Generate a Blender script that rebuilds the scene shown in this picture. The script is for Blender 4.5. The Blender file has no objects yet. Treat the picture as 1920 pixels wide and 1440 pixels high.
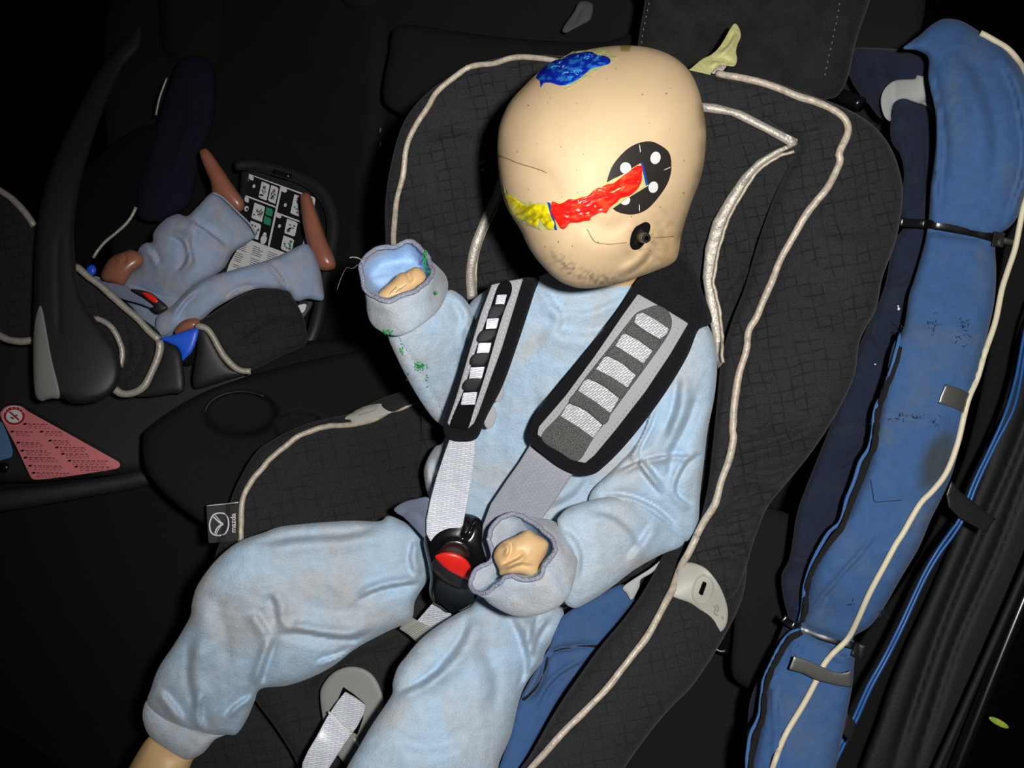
import bpy, math, random
import numpy as np
from mathutils import Vector, Matrix, noise as mnoise
from mathutils.geometry import delaunay_2d_cdt

S = bpy.context.scene
COL = S.collection
# ---------------------------------------------------------------- camera, world, flash, exposure
CAM = np.array((0.0, 0.0, 1.5))
F = 1866.67                                   # focal length in pixels of a 1920 wide frame
PITCH = math.radians(45)
cam_d = bpy.data.cameras.new('camera'); cam_d.lens = 35; cam_d.sensor_width = 36; cam_d.clip_start = .02
cam = bpy.data.objects.new('camera', cam_d); COL.objects.link(cam)
cam.location = CAM; cam.rotation_euler = (math.pi/2 - PITCH, 0, 0)
S.camera = cam
VR = np.array((1, 0, 0.)); VU = np.array((0, math.sin(PITCH), math.cos(PITCH))); VF = np.array((0, math.cos(PITCH), -math.sin(PITCH)))
w = bpy.data.worlds.new('world'); S.world = w; w.use_nodes = True
w.node_tree.nodes['Background'].inputs[0].default_value = (.5, .6, .8, 1)
w.node_tree.nodes['Background'].inputs[1].default_value = 0.012
S.view_settings.view_transform = 'Standard'; S.view_settings.look = 'None'
S.view_settings.gamma = 1; S.view_settings.use_curve_mapping = False
S.view_settings.exposure = 0.0
fl = bpy.data.lights.new('camera_flash', 'SPOT'); fl.energy = 50; fl.spot_size = math.radians(78); fl.spot_blend = .75
fl.shadow_soft_size = .022; fl.color = (1, .975, .94)
flo = bpy.data.objects.new('camera_flash', fl); COL.objects.link(flo)
flo.location = (.10, -.05, 1.60)
aim = CAM + .95*(VF + VR*.12 + VU*-.02)
flo.rotation_euler = (Vector(aim) - flo.location).to_track_quat('-Z', 'Y').to_euler()

# ---------------------------------------------------------------- helpers
def P(x, y, d):
    x = np.asarray(x, float); y = np.asarray(y, float); d = np.asarray(d, float)
    return CAM + d[..., None]*(((x-960)/F)[..., None]*VR + ((720-y)/F)[..., None]*VU + VF)
def crop(x0, y0, s, pts): return [(x0+s*p[0], y0+s*p[1]) + tuple(p[2:]) for p in pts]
def lin(c):
    c = c/255.; return c/12.92 if c <= .04045 else ((c+.055)/1.055)**2.4
def rgb(r, g, b): return (lin(r), lin(g), lin(b), 1)

def cr(pts, closed, step=None, n=None):
    """Catmull-Rom through pts (any dimension), resampled evenly."""
    p = np.array(pts, float); m = len(p)
    if closed: q = np.vstack([p[-1], p, p[0], p[1]]); segs = m
    else: q = np.vstack([2*p[0]-p[1], p, 2*p[-1]-p[-2]]); segs = m-1
    out = []
    for i in range(segs):
        a, b, c, d = q[i:i+4]
        t = np.linspace(0, 1, 16, endpoint=False)[:, None]
        out.append(.5*((2*b)+(-a+c)*t+(2*a-5*b+4*c-d)*t*t+(-a+3*b-3*c+d)*t**3))
    out = np.vstack(out)
    if not closed: out = np.vstack([out, p[-1]])
    return resample(out, closed, step, n)
def resample(p, closed, step=None, n=None):
    q = np.vstack([p, p[:1]]) if closed else p
    L = np.r_[0, np.cumsum(np.linalg.norm(np.diff(q[:, :2] if q.shape[1] < 3 else q[:, :2], axis=0), axis=1)+1e-9)]
    if n is None: n = max(6, int(L[-1]/step)+1)
    t = np.linspace(0, L[-1], n, endpoint=not closed)
    return np.stack([np.interp(t, L, q[:, k]) for k in range(q.shape[1])], 1)

def inside(poly, x, y):
    x0, y0 = poly[:, 0], poly[:, 1]; x1, y1 = np.roll(x0, -1), np.roll(y0, -1)
    r = np.zeros(x.shape, bool)
    for a, b, c, d in zip(x0, y0, x1, y1):
        if b == d: continue
        hit = ((b > y) != (d > y)) & (x < (c-a)*(y-b)/(d-b)+a)
        r ^= hit
    return r
def segdist(poly, x, y, closed=True, signed=False):
    A = poly if closed else poly[:-1]; B = np.roll(poly, -1, 0) if closed else poly[1:]
    best = np.full(x.shape, 1e9); sg = np.zeros(x.shape); tt = np.zeros(x.shape); n = len(A)
    for i, (a, b) in enumerate(zip(A, B)):
        ab = b-a; l2 = ab@ab + 1e-9
        t = np.clip(((x-a[0])*ab[0]+(y-a[1])*ab[1])/l2, 0, 1)
        dx = x-a[0]-t*ab[0]; dy = y-a[1]-t*ab[1]; d = np.hypot(dx, dy)
        m = d < best; best = np.where(m, d, best)
        if signed:
            s = ab[0]*dy-ab[1]*dx; sg = np.where(m, np.sign(s), sg); tt = np.where(m, (i+t)/n, tt)
    return (best, sg, tt) if signed else best
def closest(poly, x, y):
    best = np.full(x.shape, 1e9); cx = np.zeros(x.shape); cy = np.zeros(x.shape)
    for a, b in zip(poly, np.roll(poly, -1, 0)):
        ab = b-a; t = np.clip(((x-a[0])*ab[0]+(y-a[1])*ab[1])/(ab@ab+1e-9), 0, 1)
        px, py = a[0]+t*ab[0], a[1]+t*ab[1]; d = np.hypot(x-px, y-py); m = d < best
        best = np.where(m, d, best); cx = np.where(m, px, cx); cy = np.where(m, py, cy)
    return cx, cy
def field(ctrl):
    """smooth depth field through control points (px, py, depth)"""
    if callable(ctrl): return ctrl
    if isinstance(ctrl, (int, float)): return lambda x, y: np.full(np.shape(x), float(ctrl))
    c = np.array(ctrl, float); X = c[:, :2]; n = len(c)
    ph = lambda r: np.sqrt(r*r+80.**2)
    A = np.zeros((n+1, n+1)); A[:n, :n] = ph(np.linalg.norm(X[:, None]-X[None], axis=2)); A[:n, n] = A[n, :n] = 1
    wgt = np.linalg.solve(A, np.r_[c[:, 2], 0])
    def f(x, y):
        x = np.asarray(x, float); y = np.asarray(y, float)
        r = wgt[n]*np.ones(x.shape)
        for i in range(n): r = r + wgt[i]*ph(np.hypot(x-X[i, 0], y-X[i, 1]))
        return r
    return f
def vnoise(x, y, sc, seed=0, oct=3):
    out = np.empty(x.size)
    for i, (a, b) in enumerate(zip(np.ravel(x), np.ravel(y))):
        out[i] = mnoise.fractal(Vector((a/sc, b/sc, seed*7.3)), .6, 2.0, oct)
    return out.reshape(x.shape)
def folds(lst):
    """each fold: (points, width, height[, side]) ; side 0 = groove, +-1 = overlapping fold ridge on that side; all in pixels"""
    L = [(cr(f[0], False, step=10), f[1], f[2], (f[3] if len(f) > 3 else 0)) for f in lst]
    def g(x, y):
        r = np.zeros(x.shape)
        for pl, wd, h, side in L:
            d, s, t = segdist(pl, x, y, False, True)
            e = np.clip(np.sin(np.pi*np.clip(t, .02, .98))*1.6, 0, 1)
            if side == 0: r -= 1.35*h*e*np.exp(-(d/wd)**2)
            else:
                t_ = d*s*side/wd
                r += 1.7*h*e*(np.exp(-((t_-1.15)/.95)**2)-1.0*np.exp(-(t_/.5)**2)-.3*np.exp(-((t_+.9)/.7)**2))
        return r
    return g

ROOTLOC = {}
def link(name, me, mat, parent):
    o = bpy.data.objects.new(name, me); COL.objects.link(o)
    if mat is not None:
        for m in (mat if isinstance(mat, (list, tuple)) else [mat]): me.materials.append(m)
    if parent is not None:
        o.parent = parent
        if parent.name in ROOTLOC: o.matrix_parent_inverse = Matrix.Translation(-Vector(ROOTLOC[parent.name]))
    return o
def mesh(name, v, f, uv=None, mats=None, tint=None, smooth=True):
    me = bpy.data.meshes.new(name)
    me.from_pydata([tuple(map(float, q)) for q in v], [], [tuple(map(int, q)) for q in f])
    if uv is not None:
        l = me.uv_layers.new(name='uv'); idx = np.empty(len(me.loops), int); me.loops.foreach_get('vertex_index', idx)
        l.data.foreach_set('uv', np.asarray(uv, float)[idx].ravel())
    if tint is not None:
        a = me.color_attributes.new('tint', 'FLOAT_COLOR', 'POINT')
        a.data.foreach_set('color', np.c_[tint, np.ones(len(tint))].ravel())
    if mats is not None: me.polygons.foreach_set('material_index', mats)
    me.polygons.foreach_set('use_smooth', [smooth]*len(me.polygons))
    me.validate(); me.update()
    return me
def thing(name, label, cat, loc, group=None):
    o = bpy.data.objects.new(name, None); COL.objects.link(o); o.location = loc; o.empty_display_size = .05
    ROOTLOC[o.name] = tuple(float(t) for t in loc); o['label'] = label; o['category'] = cat
    if group: o['group'] = group
    return o
def tag(o, label, cat, group=None):
    o['label'] = label; o['category'] = cat
    if group: o['group'] = group
    return o
def lab(o, label): o['label'] = label; return o
def structure(o): o['kind'] = 'structure'; return o

class Sol: pass
def inflate(name, pts, D, mat, parent=None, k=1.0, kb=None, tmax=None, tb=None, step=6, sharp=False, disp=None, rough=None, tint=None, edge=2.2, uvs=100.):
    """closed solid: front and back shells swell from an outline; elliptical sections from a Poisson solve.
    k/kb roundness of front/back, tmax/tb their greatest thickness in pixels."""
    D = field(D); kb = k if kb is None else kb; tb = tmax if tb is None else tb
    poly = np.array(pts, float)[:, :2]
    if sharp: poly = resample(poly, True, step=step*.8)
    else: poly = cr(poly, True, step=step*.8)
    x0, y0 = poly.min(0)-2*step; x1, y1 = poly.max(0)+2*step
    gx = np.arange(x0, x1, step); gy = np.arange(y0, y1, step); X, Y = np.meshgrid(gx, gy)
    M = inside(poly, X, Y); u = np.zeros(X.shape); rb = (np.add.outer(np.arange(len(gy)), np.arange(len(gx))) % 2)
    h2 = step*step; om = 1.9
    Mr = M & (rb == 0); Mb = M & (rb == 1); Mr[0] = Mr[-1] = Mb[0] = Mb[-1] = False
    for it in range(260):
        for mm in (Mr, Mb):
            nb = np.zeros_like(u); nb[1:-1, 1:-1] = u[:-2, 1:-1]+u[2:, 1:-1]+u[1:-1, :-2]+u[1:-1, 2:]
            u = np.where(mm, u + om*((nb+h2)/4-u), u)
    u = np.maximum(u, 0)
    def bil(g, x, y):
        fx = np.clip((x-x0)/step, 0, len(gx)-1.001); fy = np.clip((y-y0)/step, 0, len(gy)-1.001)
        i = fx.astype(int); j = fy.astype(int); a = fx-i; b = fy-j
        return g[j, i]*(1-a)*(1-b)+g[j, i+1]*a*(1-b)+g[j+1, i]*(1-a)*b+g[j+1, i+1]*a*b
    # vertices
    tn = np.roll(poly, -1, 0)-np.roll(poly, 1, 0); tn /= np.linalg.norm(tn, axis=1)[:, None]+1e-9
    nr = np.c_[-tn[:, 1], tn[:, 0]]
    tst = poly+nr*1.0
    nr *= np.where(inside(poly, tst[:, 0], tst[:, 1]), 1, -1)[:, None]
    rings = []
    for ins in (.12*step, .42*step):
        q = poly+nr*ins; dd = segdist(poly, q[:, 0], q[:, 1]); ok = (dd > .85*ins) & inside(poly, q[:, 0], q[:, 1])
        rings.append(q[ok])
    dg = segdist(poly, X, Y); ok = M & (dg > .8*step)
    V = np.vstack([poly]+rings+[np.c_[X[ok], Y[ok]]]); n = len(poly)
    vo, eo, fo, *_ = delaunay_2d_cdt([Vector(p) for p in V], [(i, (i+1) % n) for i in range(n)], [], 1, 1e-4, False)
    q = np.array([tuple(p) for p in vo]); fo = np.array([f for f in fo if len(f) == 3])
    cx = q[fo].mean(1); fo = fo[inside(poly, cx[:, 0], cx[:, 1])]
    dist = segdist(poly, q[:, 0], q[:, 1]); rim = dist < 1e-3*step
    uu = bil(u, q[:, 0], q[:, 1])
    # near the rim u grows linearly with distance: extrapolate from further in
    near = (dist < 1.6*step) & ~rim
    if near.any():
        # gradient direction approx: away from nearest boundary point
        cpx, cpy = closest(poly, q[near, 0], q[near, 1]); gxn = q[near, 0]-cpx; gyn = q[near, 1]-cpy
        g = np.hypot(gxn, gyn)+1e-9; mv = (1.8*step-dist[near])
        qx = q[near, 0]+gxn/g*mv; qy = q[near, 1]+gyn/g*mv
        uq = bil(u, qx, qy); dq = np.maximum(segdist(poly, qx, qy), .8*step)
        uu[near] = uq*np.minimum(1, dist[near]/dq)
    uu[rim] = 0
    def prof(uv_, kk, tm):
        h = kk*np.sqrt(2*np.maximum(uv_, 0))
        return h if not tm else h*tm/(h**edge+tm**edge+1e-9)**(1/edge)
    hf = prof(uu, k, tmax); hb = prof(uu, kb, tb)
    ex = np.zeros(len(q))
    fade = np.clip(dist/(2.0*step), 0, 1)
    if disp is not None: ex += disp(q[:, 0], q[:, 1])*fade
    if rough: ex += rough[0]*vnoise(q[:, 0], q[:, 1], rough[1], seed=len(q) % 97)*fade
    hf = hf+ex
    Dq = D(q[:, 0], q[:, 1])
    front = P(q[:, 0], q[:, 1], Dq*(1-hf/F))
    ix = np.where(~rim)[0]; back = P(q[ix, 0], q[ix, 1], Dq[ix]*(1+hb[ix]/F))
    mp = np.arange(len(q)); mp[ix] = len(q)+np.arange(len(ix))
    a, b, c = fo[:, 0], fo[:, 1], fo[:, 2]
    area = (q[b, 0]-q[a, 0])*(q[c, 1]-q[a, 1])-(q[c, 0]-q[a, 0])*(q[b, 1]-q[a, 1])
    ff = np.where((area > 0)[:, None], fo[:, ::-1], fo)      # image y is down
    faces = np.vstack([ff, mp[ff][:, ::-1]])
    deg = (faces[:, 0] == faces[:, 1]) | (faces[:, 1] == faces[:, 2])
    v = np.vstack([front, back]); qq = np.vstack([q, q[ix]])
    t = tint(qq[:, 0], qq[:, 1]) if tint else None
    me = mesh(name, v, faces[~deg], uv=np.c_[qq[:, 0], -qq[:, 1]]/uvs, tint=t)
    o = link(name, me, mat, parent)
    s = Sol(); s.o = o
    G = prof(u, k, tmax); G[~M] = 0
    dispf = disp
    def front_d(x, y, extra=0.):
        x = np.asarray(x, float); y = np.asarray(y, float); sh = x.shape; x = x.ravel(); y = y.ravel()
        h = prof(bil(u, x, y), k, tmax)
        if dispf is not None: h = h+dispf(x, y)*np.clip(h/10., 0, 1)
        return (D(x, y)*(1-(h+extra)/F)).reshape(sh)
    s.front = front_d; s.D = D; s.poly = poly
    return s
def near_of(*fs, off=0.):
    """depth of the nearest of several surfaces minus an offset in pixels"""
    def f(x, y):
        x = np.asarray(x, float); y = np.asarray(y, float)
        r = None
        for s in fs:
            d = s.front(x, y) if isinstance(s, Sol) else field(s)(x, y)
            r = d if r is None else np.minimum(r, d)
        return r*(1-off/F)
    return f
def smooth_over(f, pts, off):
    a = np.array(pts, float); d = near_of(f if not isinstance(f, tuple) else f[0], *(f[1:] if isinstance(f, tuple) else ()), off=off)(a[:, 0], a[:, 1])
    return [(x, y, z) for (x, y), z in zip(pts, d)]
def tube(name, pts, r, mat, parent=None, D=None, n=10, flat=1.0, sq=1.0, step=7, wob=0., wobs=25., cap=True, twist=0., smooth_path=True):
    """swept tube; pts (px,py[,d]); r pixels or list per point; flat squashes it along the view, sq<1 makes it box-like"""
    p = np.array([tuple(q[:2])+((q[2],) if len(q) > 2 else (0.,)) for q in pts], float)
    rr = np.full(len(p), float(r)) if np.isscalar(r) else np.array(r, float)
    q = np.c_[p, rr]
    q = cr(q, False, step=step) if smooth_path else resample(q, False, step=step)
    if D is not None: q[:, 2] = field(D)(q[:, 0], q[:, 1])
    if wob:
        nz = np.array([mnoise.noise(Vector((i*step/wobs, len(pts)*3.1, .5))) for i in range(len(q))])
        nz2 = np.array([mnoise.noise(Vector((i*step/wobs, len(pts)*3.1, 9.5))) for i in range(len(q))])
        q[:, 0] += wob*nz; q[:, 1] += wob*nz2; q[:, 3] *= 1+.12*nz
    C = P(q[:, 0], q[:, 1], q[:, 2]); R = q[:, 3]*q[:, 2]/F
    T = np.gradient(C, axis=0); T /= np.linalg.norm(T, axis=1)[:, None]+1e-12
    view = C-CAM; view /= np.linalg.norm(view, axis=1)[:, None]
    side = np.cross(T, view); side /= np.linalg.norm(side, axis=1)[:, None]+1e-9
    for i in range(1, len(side)):
        if side[i]@side[i-1] < 0: side[i] *= -1
    up = np.cross(side, T)
    a = np.linspace(0, 2*np.pi, n, endpoint=False)
    ca = np.sign(np.cos(a))*np.abs(np.cos(a))**sq; sa = np.sign(np.sin(a))*np.abs(np.sin(a))**sq
    V = C[:, None]+R[:, None, None]*(ca[None, :, None]*side[:, None]+flat*sa[None, :, None]*up[:, None])
    m = len(C); V = V.reshape(-1, 3); L = np.arange(m)*step/100.
    uv = np.stack([np.repeat(L, n), np.tile(a/(2*np.pi), m)], 1)
    f = [(i*n+j, i*n+(j+1) % n, (i+1)*n+(j+1) % n, (i+1)*n+j) for i in range(m-1) for j in range(n)]
    if cap: f += [tuple(range(n))[::-1], tuple((m-1)*n+j for j in range(n))]
    return link(name, mesh(name, V, f, uv=uv), mat, parent)
def loft(name, loops, mat, parent=None, n=48, sub=5, cap0=False, cap1=False, rough=0., crease=None):
    L = [cr(l, True, n=n) for l in loops]
    A = np.stack(L); k = len(A); seq = []
    Q = np.concatenate([2*A[:1]-A[1:2], A, 2*A[-1:]-A[-2:-1]])
    for i in range(k-1):
        a, b, c, d = Q[i:i+4]
        for t in np.linspace(0, 1, sub, endpoint=False):
            seq.append(.5*((2*b)+(-a+c)*t+(2*a-5*b+4*c-d)*t*t+(-a+3*b-3*c+d)*t**3))
    seq.append(A[-1]); W = np.stack(seq); m = len(W)
    if rough: W[..., 2] *= 1-rough/F*vnoise(W[..., 0], W[..., 1], 30, 3)
    V = P(W[..., 0], W[..., 1], W[..., 2]).reshape(-1, 3)
    uv = np.c_[W[..., 0].ravel(), -W[..., 1].ravel()]/100.
    f = [(i*n+j, i*n+(j+1) % n, (i+1)*n+(j+1) % n, (i+1)*n+j) for i in range(m-1) for j in range(n)]
    if cap0: f.append(tuple(range(n))[::-1])
    if cap1: f.append(tuple((m-1)*n+j for j in range(n)))
    return link(name, mesh(name, V, f, uv=uv), mat, parent)
def plates(name, items, D, mats, parent=None, thick=1.0):
    """flat printed shapes: (polygon, material index, lift px) in one thin mesh that follows the surface D"""
    D = field(D); V = []; Fc = []; MI = []; UV = []
    for it in items:
        poly, mi = it[0], it[1]; lift = it[2] if len(it) > 2 else 0.
        p = resample(np.array(poly, float)[:, :2], True, step=6) if len(poly) < 9 else np.array(poly, float)[:, :2]
        n = len(p)
        x0, y0 = p.min(0); x1, y1 = p.max(0); gs = 8.
        X, Y = np.meshgrid(np.arange(x0+gs/2, x1, gs), np.arange(y0+gs/2, y1, gs)); X = X.ravel(); Y = Y.ravel()
        if X.size:
            ok = inside(p, X, Y) & (segdist(p, X, Y) > 2.); X = X[ok]; Y = Y[ok]
        q = np.vstack([p, np.c_[X, Y]])
        vo, eo, fo, *_ = delaunay_2d_cdt([Vector(a) for a in q], [(i, (i+1) % n) for i in range(n)], [], 1, 1e-4, False)
        q = np.array([tuple(a) for a in vo]); fo = [f for f in fo if len(f) == 3]
        if not fo: continue
        fo = np.array(fo); cx = q[fo].mean(1); fo = fo[inside(p, cx[:, 0], cx[:, 1])]
        b = len(V); d0 = D(q[:, 0], q[:, 1])
        top = P(q[:, 0], q[:, 1], d0*(1-(lift+thick)/F)); bot = P(q[:, 0], q[:, 1], d0*(1-lift/F)+1e-5)
        a0, b0, c0 = fo[:, 0], fo[:, 1], fo[:, 2]
        ar = (q[b0, 0]-q[a0, 0])*(q[c0, 1]-q[a0, 1])-(q[c0, 0]-q[a0, 0])*(q[b0, 1]-q[a0, 1])
        ff = np.where((ar > 0)[:, None], fo[:, ::-1], fo); m = len(q)
        V += list(top)+list(bot); UV += list(np.c_[q[:, 0], -q[:, 1]]/100)*2
        Fc += [tuple(x+b for x in f) for f in ff]+[tuple(x+b+m for x in f[::-1]) for f in ff]
        # side walls
        ed = {}
        for f in ff:
            for i in range(3): ed[(f[i], f[(i+1) % 3])] = 1
        sd = [(i, j) for (i, j) in ed if (j, i) not in ed]
        Fc += [(j+b, i+b, i+b+m, j+b+m) for i, j in sd]
        MI += [mi]*(2*len(ff)+len(sd))
    return link(name, mesh(name, V, Fc, uv=UV, mats=MI, smooth=False), mats, parent)
def ell(cx, cy, rx, ry, ang=0, n=24):
    a = np.linspace(0, 2*np.pi, n, endpoint=False); c, s = math.cos(math.radians(ang)), math.sin(math.radians(ang))
    x = rx*np.cos(a); y = ry*np.sin(a); return list(zip(cx+x*c-y*s, cy+x*s+y*c))
def quadbar(x0, y0, x1, y1, w_):
    d = np.array((x1-x0, y1-y0), float); d /= np.linalg.norm(d)+1e-9; nn = np.array((-d[1], d[0]))*w_/2
    return [(x0+nn[0], y0+nn[1]), (x1+nn[0], y1+nn[1]), (x1-nn[0], y1-nn[1]), (x0-nn[0], y0-nn[1])]
def text_mesh(name, s, org, ex, ey, D, mat, parent, lift=1., bold=0.0):
    """org px of the lower left corner, ex/ey px vectors of one em across / up"""
    cu = bpy.data.curves.new('txt', 'FONT'); cu.body = s; cu.size = 1.0; cu.offset = bold; cu.resolution_u = 3
    o = bpy.data.objects.new('txt', cu); COL.objects.link(o); bpy.context.view_layer.update()
    me = bpy.data.meshes.new_from_object(o.evaluated_get(bpy.context.evaluated_depsgraph_get()))
    bpy.data.objects.remove(o); D = field(D)
    co = np.array([v.co[:2] for v in me.vertices]); px = org[0]+co[:, 0]*ex[0]+co[:, 1]*ey[0]; py = org[1]+co[:, 0]*ex[1]+co[:, 1]*ey[1]
    v = P(px, py, D(px, py)*(1-lift/F)); fc = [tuple(p.vertices) for p in me.polygons]
    bpy.data.meshes.remove(me)
    return link(name, mesh(name, v, fc, smooth=False), mat, parent)

# ---------------------------------------------------------------- materials
def nt(name):
    m = bpy.data.materials.new(name); m.use_nodes = True; t = m.node_tree; return m, t, t.nodes['Principled BSDF']
def setb(b, **kw):
    for k_, v in kw.items(): b.inputs[k_.replace('_', ' ')].default_value = v
def mat_plain(name, c, rough=.5, metal=0., spec=.5, bump=0., bscale=300., c2=None, cscale=20., sheen=0.):
    m, t, b = nt(name); N = t.nodes; L = t.links
    setb(b, Base_Color=c, Roughness=rough, Metallic=metal, Specular_IOR_Level=spec, Sheen_Weight=sheen)
    tc = N.new('ShaderNodeTexCoord')
    if c2 is not None:
        nz = N.new('ShaderNodeTexNoise'); nz.inputs['Scale'].default_value = cscale; nz.inputs['Detail'].default_value = 5
        L.new(tc.outputs['Object'], nz.inputs['Vector'])
        rp = N.new('ShaderNodeValToRGB'); rp.color_ramp.elements[0].position = .38; rp.color_ramp.elements[1].position = .66
        rp.color_ramp.elements[0].color = c; rp.color_ramp.elements[1].color = c2
        L.new(nz.outputs['Fac'], rp.inputs[0]); L.new(rp.outputs[0], b.inputs['Base Color'])
    if bump:
        nb = N.new('ShaderNodeTexNoise'); nb.inputs['Scale'].default_value = bscale; nb.inputs['Detail'].default_value = 4
        L.new(tc.outputs['Object'], nb.inputs['Vector'])
        bp = N.new('ShaderNodeBump'); bp.inputs['Strength'].default_value = bump; bp.inputs['Distance'].default_value = .002
        L.new(nb.outputs['Fac'], bp.inputs['Height']); L.new(bp.outputs[0], b.inputs['Normal'])
    return m
def mat_quilt(name, c, pitch=.24, line=.032, ang=-.2, lo=.45, sheen=.05, bump=.4):
    """dark woven cover with a printed/stitched check of thin lines and speckled weave"""
    m, t, b = nt(name); N = t.nodes; L = t.links
    setb(b, Roughness=.85, Specular_IOR_Level=.2, Sheen_Weight=sheen, Sheen_Roughness=.5)
    uv = N.new('ShaderNodeUVMap'); uv.uv_map = 'uv'
    mp = N.new('ShaderNodeMapping'); mp.inputs['Rotation'].default_value = (0, 0, ang); L.new(uv.outputs[0], mp.inputs['Vector'])
    wn = N.new('ShaderNodeTexNoise'); wn.inputs['Scale'].default_value = 1.1; L.new(mp.outputs[0], wn.inputs['Vector'])
    va = N.new('ShaderNodeVectorMath'); va.operation = 'MULTIPLY_ADD'; va.inputs[1].default_value = (.22, .22, 0); L.new(wn.outputs['Color'], va.inputs[0]); L.new(mp.outputs[0], va.inputs[2])
    sp = N.new('ShaderNodeSeparateXYZ'); L.new(va.outputs[0], sp.inputs[0])
    def grid(out, p):
        a = N.new('ShaderNodeMath'); a.operation = 'DIVIDE'; a.inputs[1].default_value = p; L.new(out, a.inputs[0])
        f = N.new('ShaderNodeMath'); f.operation = 'FRACT'; L.new(a.outputs[0], f.inputs[0])
        g = N.new('ShaderNodeMath'); g.operation = 'LESS_THAN'; g.inputs[1].default_value = line/p*1.0; L.new(f.outputs[0], g.inputs[0])
        return g.outputs[0]
    ga = grid(sp.outputs[0], pitch); gb = grid(sp.outputs[1], pitch*.85)
    mx = N.new('ShaderNodeMath'); mx.operation = 'MAXIMUM'; L.new(ga, mx.inputs[0]); L.new(gb, mx.inputs[1])
    brk = N.new('ShaderNodeTexNoise'); brk.inputs['Scale'].default_value = 2.3; L.new(mp.outputs[0], brk.inputs['Vector'])
    br = N.new('ShaderNodeMapRange'); br.inputs[1].default_value = .38; br.inputs[2].default_value = .6; L.new(brk.outputs['Fac'], br.inputs[0])
    ml = N.new('ShaderNodeMath'); ml.operation = 'MULTIPLY'; L.new(mx.outputs[0], ml.inputs[0]); L.new(br.outputs[0], ml.inputs[1])
    sk = N.new('ShaderNodeTexNoise'); sk.inputs['Scale'].default_value = 38; sk.inputs['Detail'].default_value = 3; L.new(uv.outputs[0], sk.inputs['Vector'])
    rp = N.new('ShaderNodeValToRGB'); e = rp.color_ramp.elements
    e[0].position = .35; e[0].color = tuple(x*.62 for x in c[:3])+(1,); e[1].position = .72; e[1].color = tuple(x*1.5 for x in c[:3])+(1,)
    L.new(sk.outputs['Fac'], rp.inputs[0])
    mc = N.new('ShaderNodeMix'); mc.data_type = 'RGBA'; L.new(ml.outputs[0], mc.inputs[0]); L.new(rp.outputs[0], mc.inputs[6]); mc.inputs[7].default_value = tuple(x*lo for x in c[:3])+(1,)
    L.new(mc.outputs[2], b.inputs['Base Color'])
    ad = N.new('ShaderNodeMath'); ad.operation = 'MULTIPLY_ADD'; ad.inputs[1].default_value = -1.2; L.new(ml.outputs[0], ad.inputs[0]); L.new(sk.outputs['Fac'], ad.inputs[2])
    bp = N.new('ShaderNodeBump'); bp.inputs['Strength'].default_value = bump; bp.inputs['Distance'].default_value = .0012
    L.new(ad.outputs[0], bp.inputs['Height']); L.new(bp.outputs[0], b.inputs['Normal'])
    return m
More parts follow.
